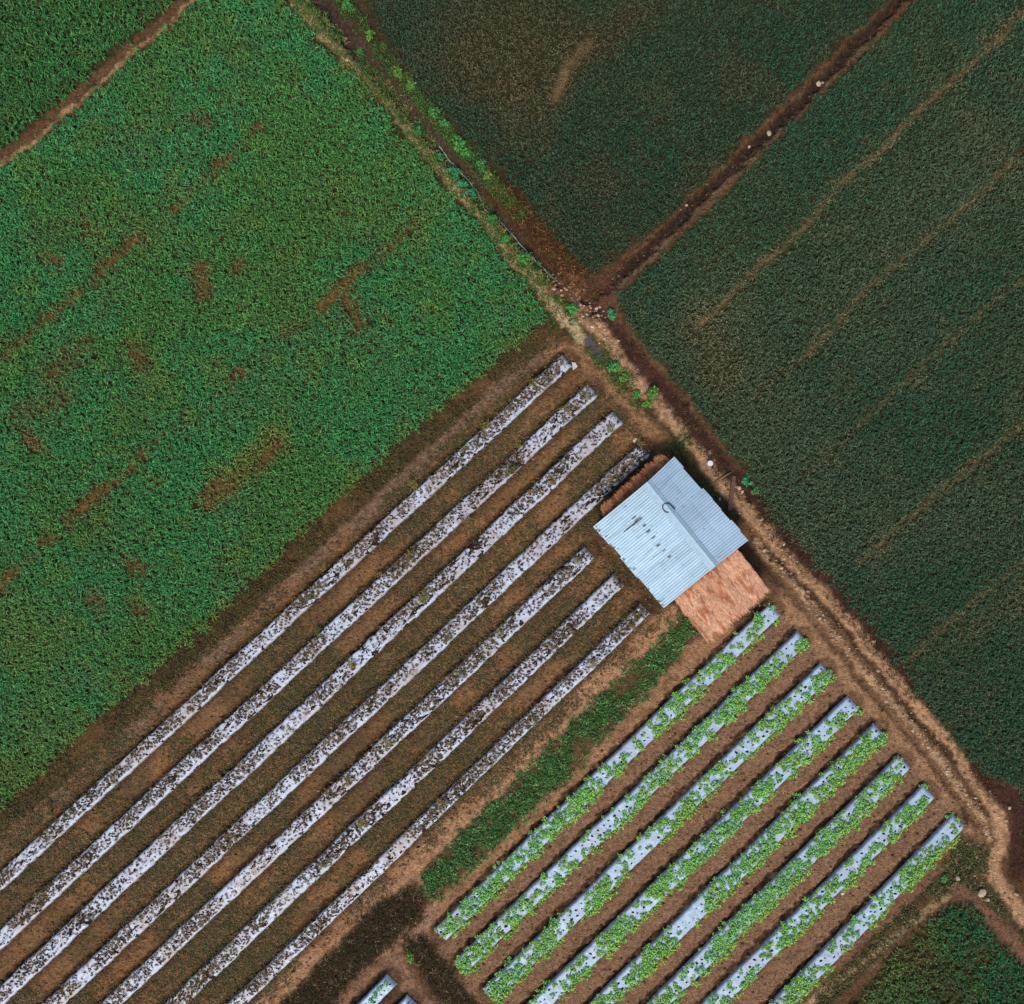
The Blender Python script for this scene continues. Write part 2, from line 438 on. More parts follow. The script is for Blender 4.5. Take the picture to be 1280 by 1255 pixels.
line([(p[0] + 2, p[1] + 2) for p in FIELD_PATH], 2.6, 2.2, S(196, 150, 104), 0.95, 0.04, 2, 0.45, 8)
# the dirt track
line(BANK, 12, 5, S(72, 46, 37), 0.92, -0.10, 3)
line(TRACK, 8.5, 4, S(192, 146, 106), 0.95, 0.06, 2)
line([(925, 660)] + PALE_TRACK, 9, 4, S(112, 82, 54), 0.9)
line(RUT, 3.2, 2.5, S(62, 46, 32), 0.9, -0.12, 0, 0.4, 31)
line(RUT_L, 2.6, 2.5, S(64, 50, 34), 0.85, -0.10, 0, 0.4, 32)
line(PALE_TRACK, 3.4, 3.0, S(206, 164, 122), 0.9, 0.05, 2, 0.6, 3)
line([(712, 402), (728, 428)], 6, 3, S(196, 172, 124), 0.85)
line([(736, 428), (752, 452)], 6, 3, S(92, 84, 84), 0.85, -0.06)
area([(820, 575), (836, 568), (838, 578), (760, 648), (748, 640)], 5, S(150, 92, 56), 0.8)
# added trench along each bed's upper left foot, bed shadow painted into it
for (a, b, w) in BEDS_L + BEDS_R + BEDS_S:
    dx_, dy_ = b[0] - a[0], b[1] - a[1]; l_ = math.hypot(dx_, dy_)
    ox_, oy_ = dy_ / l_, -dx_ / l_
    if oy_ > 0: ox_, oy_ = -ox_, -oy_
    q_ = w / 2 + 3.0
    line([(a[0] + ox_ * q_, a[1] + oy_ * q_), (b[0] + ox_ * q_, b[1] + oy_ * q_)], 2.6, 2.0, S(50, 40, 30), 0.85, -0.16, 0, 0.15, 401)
for k_ in range(2):      # orange brown crumbly stretches of the furrows and of the field verge
    s = box_of(blockL, 0)
    ob = sstep(0.50, 0.66, fbm(X[s] * 0.7 + Y[s] * 0.7, (Y[s] - X[s]) * 0.5 + 9 * k_, 0.55, 421 + k_, 4)) * sstep(-4, 6, sdist(PX[s], PY[s], blockL)) * 0.38
    C[s] = C[s] * (1 - ob[..., None]) + S(150, 102, 62) * ob[..., None]
line(L1_VERGE, 12, 8, S(128, 94, 56), 0.5, 0, 0, 0.85, 431)
# soil darkened round the beds, edge shade painted into its colour
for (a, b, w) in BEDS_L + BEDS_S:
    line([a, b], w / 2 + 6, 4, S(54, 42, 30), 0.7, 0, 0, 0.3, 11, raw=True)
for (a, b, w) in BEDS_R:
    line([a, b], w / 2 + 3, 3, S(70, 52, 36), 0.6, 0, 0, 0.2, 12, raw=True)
C *= (0.86 + 0.28 * n_mid)[..., None]
C *= (0.80 + 0.40 * n_fine)[..., None]
C = np.clip(C, 0.008, 0.8)
tr_ = sstep(0.55, 0.72, fbm(X, Y, 2.4, 501, 3)) * (CLS == 2)
Z -= 0.05 * tr_
C *= (1 - 0.22 * tr_)[..., None]
Z += np.where(near, (n_big - 0.5) * 0.12 + (n_mid - 0.5) * 0.10 + (n_fine - 0.5) * 0.07, (n_big - 0.5) * 0.12)
far = np.clip((np.maximum(np.abs(X), np.abs(Y)) - 60) / 400, 0, 1)
Z += far * (fbm(X, Y, 0.006, 5, 3) - 0.5) * 12


def gz(x, y):
    i = np.clip(((np.asarray(x) + 36) / STEP).astype(int) + 22, 0, len(gx) - 2)
    j = np.clip(((np.asarray(y) + 35.5) / STEP).astype(int) + 22, 0, len(gy) - 2)
    return Z[j, i]


ny, nx = X.shape
idx = np.arange(ny * nx).reshape(ny, nx)
F = np.stack([idx[:-1, :-1], idx[:-1, 1:], idx[1:, 1:], idx[1:, :-1]], -1).reshape(-1, 4)
fc = CLS[:-1, :-1].ravel()
V = np.stack([X, Y, Z], -1).reshape(-1, 3); CV = C.reshape(-1, 3)
for k, nm, lb, ct in ((0, "ground", "brown farm soil under the crops and between the planting beds", "ground"),
                      (2, "dirt_path", "bare sandy brown footpaths and track running between the fields and beds", "path"),
                      (3, "drainage_ditch", "dark reddish ditches and banks cut along the edges of the crop fields", "ditch")):
    f = F[fc == k]
    u, inv = np.unique(f, return_inverse=True)
    me = mesh_np(nm, V[u], inv.reshape(-1, 4), M_SOIL, CV[u], True)
    tag(link(nm, me), lb, ct, None, 'structure')


# ------------------------------------------------------------------ leaves and blades
def blades(P, az, L, wd, lift, droop, col, tw=None):
    """each blade: two quads arching away from P"""
    n = len(P)
    d = np.stack([np.cos(az), np.sin(az), np.zeros(n)], 1)
    sd = np.stack([-np.sin(az), np.cos(az), np.zeros(n)], 1)
    if tw is None: tw = rng.uniform(-0.5, 0.5, n)
    sd = sd * np.cos(tw)[:, None] + np.array([0, 0, 1.0]) * np.sin(tw)[:, None]
    up = np.array([0, 0, 1.0])
    m = P + d * (L * 0.5)[:, None] + up * lift[:, None]
    t = P + d * L[:, None] + up * (lift - droop)[:, None]
    w = wd[:, None] / 2
    V = np.stack([P - sd * w * 0.35, P + sd * w * 0.35, m - sd * w, m + sd * w, t - sd * w * 0.2, t + sd * w * 0.2], 1).reshape(-1, 3)
    b = (np.arange(n) * 6)[:, None]
    F = np.concatenate([b + np.array([0, 1, 3, 2]), b + np.array([2, 3, 5, 4])], 1).reshape(-1, 4)
    return V, F, np.repeat(col, 6, 0)


def join(parts):
    Vs, Fs, Cs = [], [], []
    o = 0
    for v, f, c in parts:
        Vs.append(v); Fs.append(f + o); Cs.append(c); o += len(v)
    return np.concatenate(Vs), np.concatenate(Fs), np.concatenate(Cs)


def scatter_in(poly, spacing, jit=0.5):
    """jittered points (pixels) in a polygon; spacing in metres"""
    p = np.asarray(poly); sp = spacing * PPM
    xs = np.arange(p[:, 0].min(), p[:, 0].max(), sp); ys = np.arange(p[:, 1].min(), p[:, 1].max(), sp)
    a, b = np.meshgrid(xs, ys); a = a.ravel(); b = b.ravel()
    a = a + rng.uniform(-jit, jit, a.size) * sp; b = b + rng.uniform(-jit, jit, b.size) * sp
    return a, b


def scatter_line(poly, hw, spacing):
    pad = [(min(q[0] for q in poly) - hw, min(q[1] for q in poly) - hw), (max(q[0] for q in poly) + hw, max(q[1] for q in poly) + hw)]
    a, b = scatter_in([pad[0], pad[1]], spacing)
    d = seg_dist(a, b, poly)
    k = d < hw
    return a[k], b[k], d[k]


def bare(a, b, marks):
    """how bare (0..1) a spot is, from a list of (polyline, half width, strength)"""
    w = np.zeros(a.shape)
    wa = a + (fbm(a / PPM, b / PPM, 1.1, 61, 3) - 0.5) * 9 + rng.normal(0, 4, a.size); wb = b + rng.normal(0, 4, a.size) + (fbm(a / PPM, b / PPM, 1.1, 62, 3) - 0.5) * 11
    for poly, hw, st in marks:
        w = np.maximum(w, st * (1 - sstep(hw * 0.1, hw * 1.5, seg_dist(wa, wb, poly))))
    return w


def crop(name, label, poly, spacing, nb, Lr, wr, lift, cols, marks, dens=(0.0, 0.0), brown=S(96, 74, 40), edge=6, seedn=0, bright=None, bcol=S(128, 128, 48)):
    a, b = scatter_in(poly, spacing)
    ra = a + (fbm(a / PPM, b / PPM, 1.4, 71, 3) - 0.5) * 16; rb = b + (fbm(a / PPM, b / PPM, 1.4, 72, 3) - 0.5) * 16
    sd = sdist(ra, rb, poly)
    x = (a - 640) / PPM; y = (627.5 - b) / PPM
    bw = bare(a, b, marks)
    thin = sstep(0.52, 0.75, fbm(x, y, 0.35, 81 + seedn, 4))
    p = np.clip(sstep(-2, edge, sd), 0, 1) * (1 - 0.64 * bw) * (1 - dens[0] * thin)
    k = rng.random(a.size) < p
    a, b, x, y, bw, thin = a[k], b[k], x[k], y[k], bw[k], thin[k]
    n = a.size
    P = np.repeat(np.stack([x, y, gz(x, y)], 1), nb, 0)
    N = n * nb
    bwr = np.repeat(bw, nb)
    P[:, :2] += rng.normal(0, spacing * 0.18, (N, 2))
    hgt = np.repeat(0.75 + 0.5 * fbm(x, y, 0.5, 91 + seedn, 3) + rng.uniform(-0.2, 0.2, n), nb) * (1 - 0.5 * bwr)
    P[:, 2] += lift * hgt * rng.uniform(0.2, 0.9, N)
    az = rng.uniform(0, 2 * math.pi, N)
    L = rng.uniform(*Lr, N) * (0.7 + 0.5 * hgt) * (1 - 0.35 * bwr); wd = rng.uniform(*wr, N)
    lf = lift * hgt * rng.uniform(0.1, 0.7, N)
    t1 = np.repeat(fbm(x, y, 0.22, 101 + seedn, 4), nb); t2 = np.repeat(fbm(x, y, 0.9, 111 + seedn, 3), nb)
    q = rng.random(N) * 0.9 + 0.08
    base = cols[0] * (1 - sstep(0.35, 0.65, t1))[:, None] + cols[1] * sstep(0.35, 0.65, t1)[:, None]
    yl = (sstep(0.55, 0.8, t2) * 0.6)[:, None]
    base = base * (1 - yl) + cols[2] * yl
    if bright is not None:
        bb = np.repeat(np.clip(bare(a, b, bright), 0, 1), nb)[:, None]
        base = base * (1 - bb) + bcol * bb
    bk = np.clip(bwr * 1.3 + np.repeat(thin, nb) * dens[1], 0, 1)[:, None] * (rng.random(N)[:, None] * 0.6 + 0.4)
    base = base * (1 - bk) + brown * bk
    col = base * (0.55 + 0.75 * q * q + 0.25 * q + 0.6 * (rng.random(N) > 0.96))[:, None]
    v, f, c = blades(P, az, L, wd, lf, lift * rng.uniform(-0.1, 0.5, N), col)
    me = mesh_np(name, v, f, M_LEAF, c)
    tag(link(name, me), label, "crop", None, 'stuff')


crop("crop_plants", "bright green leafy crop carpeting the wide field with a few bare brown streaks", FIELD_A, 0.21, 6, (0.14, 0.28), (0.04, 0.08), 0.25,
     (S(76, 128, 60), S(64, 134, 72), S(100, 134, 56)), A_MARKS, (0.03, 0.2), S(118, 88, 52), 8, 0,
     [([(350, 545), (260, 625)], 18, 0.7), ([(690, 400), (560, 505), (430, 622), (330, 716), (120, 902), (0, 1012)], 6, 0.5), ([(30, 780), (60, 800)], 50, 0.35), ([(60, 880), (10, 960)], 40, 0.25)])
crop("crop_plants", "green crop in the corner plot beyond the thin brown footpath", FIELD_B, 0.25, 6, (0.18, 0.32), (0.05, 0.09), 0.28,
     (S(68, 112, 50), S(60, 116, 54), S(88, 116, 48)), [], (0.1, 0.2), S(80, 64, 40), 7, 3)
C_MARKS = [([(735, 55), (708, 85), (695, 122)], 15, 0.85), ([(612, 105), (600, 118)], 16, 0.6), ([(640, 30), (600, 60), (580, 90)], 40, 0.35), ([(690, 40), (640, 110), (660, 150)], 40, 0.32), ([(790, 20), (740, 60)], 22, 0.4), ([(800, 310), (770, 325)], 14, 0.6)]
crop("crop_plants", "dark dull green crop in the wedge between the two ditches", FIELD_C, 0.215, 6, (0.13, 0.24), (0.04, 0.07), 0.24,
     (S(54, 76, 48), S(46, 78, 50), S(66, 76, 46)), C_MARKS, (0.06, 0.2), S(124, 92, 60), 8, 5,
     [([(570, 60), (670, 90)], 62, 0.5), ([(720, 60), (690, 120)], 34, 0.5)], S(86, 80, 54))
D_MARKS = [([(1300, -10), (1255, 45), (1215, 80), (1142, 145), (1100, 190), (1050, 230), (1010, 280), (960, 325), (930, 350), (890, 392), (870, 410)], 6, 0.8),
           ([(1142, 143), (1138, 150)], 7, 0.9), ([(1052, 405), (1030, 420), (1012, 438)], 9, 0.7), ([(1290, 180), (1220, 245), (1140, 315), (1080, 362), (1040, 412), (1000, 450), (945, 495)], 5, 0.6),
           ([(1290, 340), (1200, 412), (1140, 470), (1080, 525), (1000, 600)], 5, 0.5), ([(1240, 560), (1225, 575)], 9, 0.75), ([(1290, 520), (1235, 565), (1180, 610), (1140, 645), (1105, 675), (1070, 708)], 5, 0.65),
           ([(1290, 690), (1232, 740), (1180, 782), (1140, 822), (1120, 845)], 5, 0.6), ([(880, 400), (890, 440), (900, 470)], 28, 0.45), ([(1230, 50), (1270, 20)], 8, 0.8), ([(1140, 480), (1150, 475)], 10, 0.4), ([(1210, 790), (1290, 730)], 20, 0.25)]
crop("crop_plants", "dark green crop in the big field beyond the dirt track with faint tan lines", FIELD_D, 0.215, 6, (0.13, 0.24), (0.04, 0.07), 0.24,
     (S(60, 86, 54), S(50, 86, 56), S(84, 92, 58)), D_MARKS, (0.05, 0.15), S(136, 122, 84), 8, 8,
     [([(900, 420), (960, 520), (1020, 640)], 85, 0.55), ([(1130, 300), (1230, 200)], 80, 0.45), ([(1090, 650), (1240, 640)], 60, 0.4), ([(1000, 380), (1120, 420)], 70, 0.4)], S(92, 100, 70))  # broad hazy zones painted into the leaf colour
crop("crop_plants", "green crop in the small corner plot beside the last green bed", FIELD_E, 0.24, 6, (0.15, 0.28), (0.05, 0.085), 0.26,
     (S(40, 92, 50), S(44, 100, 56), S(72, 104, 44)), [([(1130, 1180), (1165, 1215), (1190, 1250)], 22, 0.4), ([(1080, 1220), (1060, 1260)], 22, 0.5), ([(1110, 1190), (1150, 1160)], 12, 0.4)], (0.2, 0.3), S(96, 80, 44), 8, 12,
     [([(1080, 1255), (1110, 1215), (1140, 1185)], 50, 0.35)])


def tufts(name, label, cat, pts, nb, Lr, wr, lift, cols, mat=None, weights=None):
    """loose ground cover nobody could count"""
    a, b = pts
    x = (a - 640) / PPM; y = (627.5 - b) / PPM
    n = len(a); N = n * nb
    P = np.repeat(np.stack([x, y, gz(x, y) + 0.005], 1), nb, 0)
    P[:, :2] += rng.normal(0, 0.05, (N, 2))
    pick = np.repeat(rng.choice(len(cols), n, p=weights), nb)
    col = np.asarray(cols)[pick] * rng.uniform(0.6, 1.4, N)[:, None]
    h = np.repeat(rng.uniform(0.5, 1.4, n), nb)
    v, f, c = blades(P, rng.uniform(0, 2 * math.pi, N), rng.uniform(*Lr, N) * h, rng.uniform(*wr, N), lift * h * rng.uniform(0.2, 1, N), lift * rng.uniform(-0.3, 0.5, N), col)
    tag(link(name, mesh_np(name, v, f, mat or M_LEAF, c)), label, cat, None, 'stuff')


def keep(pts, p):
    k = rng.random(len(pts[0])) < p
    return pts[0][k], pts[1][k]


def patch(pts, scale, lo, hi, seed):
    w = sstep(lo, hi, fbm(pts[0] / PPM, pts[1] / PPM, scale, seed, 3))
    return keep(pts[:2], w)


def cat_pts(*l):
    return np.concatenate([q[0] for q in l]), np.concatenate([q[1] for q in l])


def in_poly(poly, sp):
    a, b = scatter_in(poly, sp)
    k = sdist(a + rng.normal(0, 3, a.size), b + rng.normal(0, 3, a.size), poly) > 0
    return a[k], b[k]


tufts("green_grass", "lush green grass strip between the withered beds and the green beds", "grass", cat_pts(patch(in_poly(GRASS_G, 0.15), 0.9, 0.30, 0.56, 215), keep(scatter_line(GRASS_G + GRASS_G[:1], 5, 0.2)[:2], 0.35)), 6, (0.12, 0.26), (0.03, 0.06), 0.2,
      [S(72, 124, 56), S(58, 102, 48), S(116, 168, 94), S(100, 104, 54)], weights=[.42, .32, .14, .12])
tufts("verge_grass", "olive grass and dry stalks on the verge below the bright green field", "grass",
      patch(scatter_line(L1_VERGE, 17, 0.17), 0.5, 0.3, 0.6, 201), 5, (0.10, 0.28), (0.02, 0.05), 0.16,
      [S(84, 78, 36), S(64, 72, 34), S(112, 88, 44), S(70, 50, 32)], weights=[.35, .35, .15, .15])
tufts("verge_grass", "green and straw coloured grass on the verge between footpath and ditch", "grass",
      cat_pts(patch(scatter_line([(p[0] + 8, p[1] - 4) for p in TAN_PATH[:-2]], 12, 0.15), 0.6, 0.25, 0.5, 202), patch(scatter_line(TAN_PATH, 14, 0.2), 0.6, 0.4, 0.65, 203)), 5, (0.10, 0.26), (0.025, 0.055), 0.16,
      [S(72, 112, 48), S(112, 118, 54), S(60, 90, 44), S(150, 130, 76)], weights=[.4, .25, .2, .15])
tufts("verge_grass", "green weeds growing on the bank under the edge of the dark crop", "grass",
      patch(scatter_line([(p[0] + 16, p[1] - 14) for p in DITCH_1[1:9]], 9, 0.13), 0.6, 0.22, 0.42, 204), 5, (0.10, 0.26), (0.03, 0.06), 0.2,
      [S(64, 112, 48), S(80, 114, 46), S(50, 76, 38), S(100, 80, 44)], weights=[.35, .25, .2, .2])
tufts("verge_grass", "patchy green grass along the dirt track above the hut", "grass",
      patch(scatter_line(VERGE_TRACK[1:6], 14, 0.16), 0.7, 0.32, 0.55, 205), 5, (0.10, 0.26), (0.03, 0.055), 0.18,
      [S(80, 112, 46), S(64, 92, 40), S(104, 104, 52)], weights=[.4, .35, .25])
tufts("dry_grass", "rusty brown dead brush heaped on the ditch bank beside the dark crop", "dry grass",
      keep(in_poly([(612, 222), (648, 242), (690, 298), (735, 342), (755, 372), (722, 372), (692, 335), (645, 278), (610, 240)], 0.15), 0.7), 6, (0.12, 0.34), (0.02, 0.05), 0.22,
      [S(108, 74, 44), S(78, 56, 36), S(168, 112, 70), S(92, 84, 42)], M_DRY, [.4, .3, .12, .18])
tufts("dry_weeds", "dead dark brown weeds matted over the strips by the small bottom beds", "weeds",
      keep(cat_pts(in_poly(WEED_1, 0.15), in_poly(WEED_2, 0.15)), 0.8), 6, (0.12, 0.36), (0.015, 0.04), 0.2,
      [S(70, 60, 38), S(88, 66, 44), S(52, 58, 34), S(136, 116, 84)], M_DRY, [.4, .28, .24, .08])
tufts("furrow_weeds", "olive and brown weeds scattered along the furrows between withered beds", "weeds",
      patch(in_poly(blockL, 0.15), 0.35, 0.32, 0.60, 206), 5, (0.08, 0.26), (0.02, 0.045), 0.10,
      [S(84, 82, 46), S(104, 82, 50), S(66, 78, 40), S(134, 108, 66)], weights=[.4, .3, .2, .1])
tufts("verge_grass", "weedy dark grass along the straw line beside the last green bed", "grass",
      cat_pts(patch(scatter_line(R8_WEED, 12, 0.17), 0.6, 0.3, 0.5, 207), patch(in_poly([(1195, 1050), (1235, 1055), (1238, 1090), (1260, 1135), (1295, 1175), (1280, 1180), (1240, 1140), (1205, 1105), (1165, 1115)], 0.17), 0.6, 0.3, 0.5, 208)), 5, (0.10, 0.28), (0.025, 0.05), 0.16,
      [S(70, 82, 38), S(58, 70, 36), S(110, 104, 56), S(150, 134, 90)], weights=[.4, .3, .2, .1])
tufts("dry_grass", "thin reddish dead grass on the bank between dirt track and dark crop", "dry grass",
      cat_pts(patch(scatter_line(BANK[1:], 13, 0.2), 0.6, 0.35, 0.6, 209), patch(scatter_line(DITCH_2, 13, 0.22), 0.6, 0.4, 0.6, 210)), 5, (0.08, 0.24), (0.015, 0.04), 0.12,
      [S(88, 60, 44), S(66, 54, 36), S(120, 92, 62), S(52, 70, 40)], M_DRY, [.4, .25, .15, .2])
tufts("straw_litter", "straw and twig litter strewn over the paths round the hut and track", "litter",
      cat_pts(keep(scatter_line(PALE_TRACK, 7, 0.25)[:2], 0.5), keep(scatter_line(RUT, 7, 0.3)[:2], 0.4), patch(in_poly(blockR, 0.5), 0.5, 0.45, 0.7, 211), keep(scatter_line(TAN_2, 6, 0.2)[:2], 0.6),
              keep(scatter_line(TAN_PATH, 6, 0.22)[:2], 0.5), keep(scatter_line(FIELD_PATH, 6, 0.25)[:2], 0.5)), 2, (0.06, 0.2), (0.02, 0.05), 0.03,
      [S(186, 152, 112), S(120, 92, 64), S(84, 64, 44)], M_DRY, [.35, .35, .3])

# ------------------------------------------------------------------ planting beds
BED_H = 0.27


def bed_frame(a, b):
    A = W(a); B = W(b)
    L = np.linalg.norm(B - A); d = (B - A) / L
    n = np.array([-d[1], d[0]])          # points to the lower right (sunny) side for beds running down-left
    if n[1] > 0: n = -n
    return A, d, n, L


def profile(u, t, L, wob=0):
    e = np.clip(np.minimum(t, L - t) / 0.38, 0, 1)
    return BED_H * (1 - np.abs(u) ** 13) * (1 - (1 - e) ** 2.6)


def make_bed(a, b, w, label, group, green, seed):
    r = np.random.default_rng(seed)
    A, d, n, L = bed_frame(a, b)
    hw = w / PPM / 2
    mid = A + d * L / 2
    z0 = float(gz(*mid)) - 0.03
    root = bpy.data.objects.new("planting_bed", None)
    COL.objects.link(root); root.location = (mid[0], mid[1], z0)
    tag(root, label, "planting bed", group)
    st = 0.042
    T = np.arange(0, L + st / 2, st); U = np.sin(np.linspace(-1, 1, 31) * math.pi / 2 * 0.92) / math.sin(math.pi / 2 * 0.92)
    tt, uu = np.meshgrid(T, U, indexing='ij')
    wig = (fbm(T, T * 0 + seed, 0.35, seed, 3) - 0.5) * 0.13
    edge = 1 + (fbm(tt, np.sign(uu) * 5 + seed, 3.4, seed + 3, 3) - 0.5) * (0.17 if green else 0.26) * np.abs(uu) ** 2
    off = uu * hw * edge + wig[:, None]
    h = profile(uu, tt, L) + (fbm(tt, uu * hw, 3.0, seed + 5, 3) - 0.5) * 0.055 * (1 - np.abs(uu) ** 4)
    x = A[0] + d[0] * tt + n[0] * off; y = A[1] + d[1] * tt + n[1] * off
    z = h + 0.012
    V = np.stack([x - mid[0], y - mid[1], z], -1).reshape(-1, 3)
    nt, nu = tt.shape
    ii = np.arange(nt * nu).reshape(nt, nu)
    F = np.stack([ii[:-1, :-1], ii[:-1, 1:], ii[1:, 1:], ii[1:, :-1]], -1)
    # soil mound under the film
    tw = np.abs(uu)
    Vm = np.stack([x - mid[0], y - mid[1], h * (1 - 0.06 * tw) - 0.022 - 0.02 * tw], -1)[::3, ::2]
    mt, mu = Vm.shape[:2]
    im = np.arange(mt * mu).reshape(mt, mu)
    Fm = np.stack([im[:-1, :-1], im[:-1, 1:], im[1:, 1:], im[1:, :-1]], -1).reshape(-1, 4)
    link("soil_mound", mesh_np("soil_mound", Vm.reshape(-1, 3), Fm, M_MOUND, None, True), root)
    # planting holes cut through the film
    hole = np.zeros((nt - 1, nu - 1), bool)
    ct = T[:-1] + st / 2; cu = (U[:-1] + U[1:]) / 2 * hw
    spots = []
    rows = (-0.74, -0.48, -0.22, 0.04, 0.30, 0.52) if not green else (-0.36, 0.30)
    step = 0.19 if not green else 0.46
    for row in rows:
        t = r.uniform(0.1, 0.35)
        while t < L - 0.15:
            tq = t + r.normal(0, 0.05); uq = (row + r.normal(0, 0.09)) * hw
            dens = float(fbm(np.array([tq]), np.array([seed * 3.1 + row * 0.5]), 0.42, seed + 9, 3)[0])
            if r.random() < (0.40 + (1.0 if row < 0.2 else 0.45) * sstep(0.34, 0.56, np.array(dens)) if not green else 0.9):
                big = r.uniform(0.7, 1.25) * (0.65 + 0.8 * dens)
                ra = (0.075 if not green else 0.08) * big; rb = (0.040 if not green else 0.055) * big
                an = r.normal(-0.5, 0.5)
                i0, i1 = np.searchsorted(ct, tq - 0.25), np.searchsorted(ct, tq + 0.25)
                dt = ct[i0:i1, None] - tq; du = cu[None, :] - uq
                p1 = dt * math.cos(an) + du * math.sin(an); p2 = -dt * math.sin(an) + du * math.cos(an)
                q = (p1 / ra) ** 2 + (p2 / rb) ** 2
                hole[i0:i1] |= q < r.uniform(0.75, 1.2)
                spots.append((tq, uq, dens))
            t += step * r.uniform(0.75, 1.3)
    if not green:      # tattered stretches where the film has torn open
        cT, cU = np.meshgrid(ct, cu, indexing='ij')
        tear = fbm(cT * 1.0, cU * 2.2 + seed * 7.7, 2.6, seed + 15, 3)
        loc = fbm(cT, cU * 0 + seed, 0.5, seed + 16, 2)
        hole |= (tear > 0.735 - 0.11 * sstep(0.45, 0.75, loc)) & (np.abs(cU) < hw * 1.0)
    Fk = F[~hole].reshape(-1, 4)
    dirt = sstep(0.40, 0.72, fbm(tt, uu * 0.5 + seed, 0.55, seed + 21, 4))[..., None]
    spl = sstep(0.58, 0.75, fbm(tt, uu * hw + seed, 4.0, seed + 22, 3))[..., None]
    if green:
        c = np.broadcast_to(S(184, 204, 220), tt.shape + (3,)) * (1 - 0.35 * dirt) + S(176, 176, 184) * 0.35 * dirt
        c = c * (1 - 0.3 * spl) + S(150, 150, 140) * 0.3 * spl
    else:
        c = np.broadcast_to(S(204, 208, 220), tt.shape + (3,)) * (1 - 0.75 * dirt) + S(186, 170, 164) * 0.75 * dirt
        c = c * (1 - 0.6 * spl) + S(150, 126, 108) * 0.6 * spl
    low = sstep(0.86, 1.0, -uu)[..., None] * 0.5           # brown tint on the upper left tucked edge
    c = c * (1 - low) + S(140, 112, 92) * low
    link("mulch_sheet", mesh_np("mulch_sheet", V, Fk, M_FILM, c.reshape(-1, 3), True), root)

    def at(t, u):      # u in metres across
        tq = np.asarray(t); uq = np.asarray(u)
        wv = np.interp(tq, T, wig)
        px_ = A[0] + d[0] * tq + n[0] * (uq + wv); py_ = A[1] + d[1] * tq + n[1] * (uq + wv)
        return px_, py_, z0 + profile(np.clip(uq / hw, -1, 1), tq, L) + 0.015
    return dict(at=at, L=L, hw=hw, spots=spots, d=d, n=n, A=A, seed=seed)


LG = "silver mulched beds of withered plants below the bright green field"
RG = "silver mulched beds of leafy green plants below the hut"
L_LABELS = ["silver mulched bed of withered plants, first beside the verge of the bright green field",
            "silver mulched bed of withered plants, second from the bright green field",
            "silver mulched bed of withered plants, third from the bright green field",
            "silver mulched bed of withered plants whose end meets the hut's upper thatch side",
            "silver mulched bed of withered plants, first of the three shorter ones below the hut",
            "silver mulched bed of withered plants, middle of the three shorter ones below the hut",
            "narrow silver mulched bed of withered plants beside the orange path and green grass strip"]
R_LABELS = ["green planted silver mulched bed right below the hut's straw lean-to"] + \
    ["green planted silver mulched bed, %s one down from the straw lean-to" % ordinal(k) for k in range(2, 8)] + \
    ["last green planted silver mulched bed, beside the straw line and small corner plot"]
bl = [make_bed(*BEDS_L[i], L_LABELS[i], LG, False, 31 + i * 7) for i in range(7)]
br = [make_bed(*BEDS_R[i], R_LABELS[i], RG, True, 131 + i * 7) for i in range(8)]
bs = [make_bed(*BEDS_S[0], "short bluish mulched bed at the bottom edge beside the dead brown weeds", "short mulched beds at the bottom edge", True, 231),
      make_bed(*BEDS_S[1], "tip of a mulched bed just showing at the bottom edge by the path fork", "short mulched beds at the bottom edge", True, 241)]


# ------------------------------------------------------------------ plants on the beds
def leafy(seed, n, R, hgt, cols, leaf=(0.10, 0.20), wid=(0.06, 0.11)):
    """a spreading leafy plant: leaves on several short stems through the crown"""
    r = np.random.default_rng(seed)
    ns = 6
    sa = r.uniform(0, 2 * math.pi, ns); sr = R * r.uniform(0.15, 0.75, ns)
    k = r.integers(0, ns, n)
    P = np.stack([np.cos(sa[k]) * sr[k], np.sin(sa[k]) * sr[k], np.zeros(n)], 1) + np.clip(r.normal(0, R * 0.20, (n, 3)), -R * 0.3, R * 0.3) * np.array([1, 1, 0])
    rad = np.hypot(P[:, 0], P[:, 1]) / R
    P[:, 2] = hgt * np.clip(1.05 - rad ** 2 * 0.8, 0.08, 1) * r.uniform(0.25, 1, n)
    az = np.arctan2(P[:, 1], P[:, 0]) + r.normal(0, 1.1, n)
    L = r.uniform(*leaf, n); wd = r.uniform(*wid, n)
    ci = r.integers(0, len(cols), n)
    c = np.asarray(cols)[ci] * r.uniform(0.65, 1.3, n)[:, None]
    leaves = blades(P, az, L, wd, r.uniform(0.0, 0.05, n), r.uniform(0.0, 0.09, n), c, r.uniform(-0.45, 0.45, n))
    sc_ = np.repeat(np.asarray(cols[-1])[None] * 0.8, ns, 0)
    stems = blades(np.zeros((ns, 3)) + r.normal(0, 0.01, (ns, 3)), sa, sr + 0.06, np.full(ns, 0.018), np.full(ns, hgt * 0.5), np.full(ns, hgt * 0.15), sc_, np.zeros(ns))
    return join([leaves, stems])


LIME = [S(150, 196, 78), S(128, 180, 68), S(174, 210, 104), S(78, 128, 50)]
MIDG = [S(136, 202, 86), S(112, 180, 76), S(170, 220, 122), S(68, 122, 54)]
TEAL = [S(116, 184, 100), S(92, 160, 84), S(158, 210, 140), S(64, 118, 60)]
YELL = [S(166, 190, 74), S(142, 172, 64), S(112, 144, 58)]
variants = []
for i in range(12):
    cols = (LIME, MIDG, TEAL, LIME, MIDG, YELL)[i % 6]
    v = leafy(500 + i, 74, 0.36 + 0.02 * (i % 4), 0.22, cols, (0.08, 0.17), (0.045, 0.09))
    variants.append((("lime green", "mid green", "bluish green", "lime green", "mid green", "yellowish green")[i % 6], v, mesh_np("leafy_plant", *v[:2], M_LEAF, v[2])))


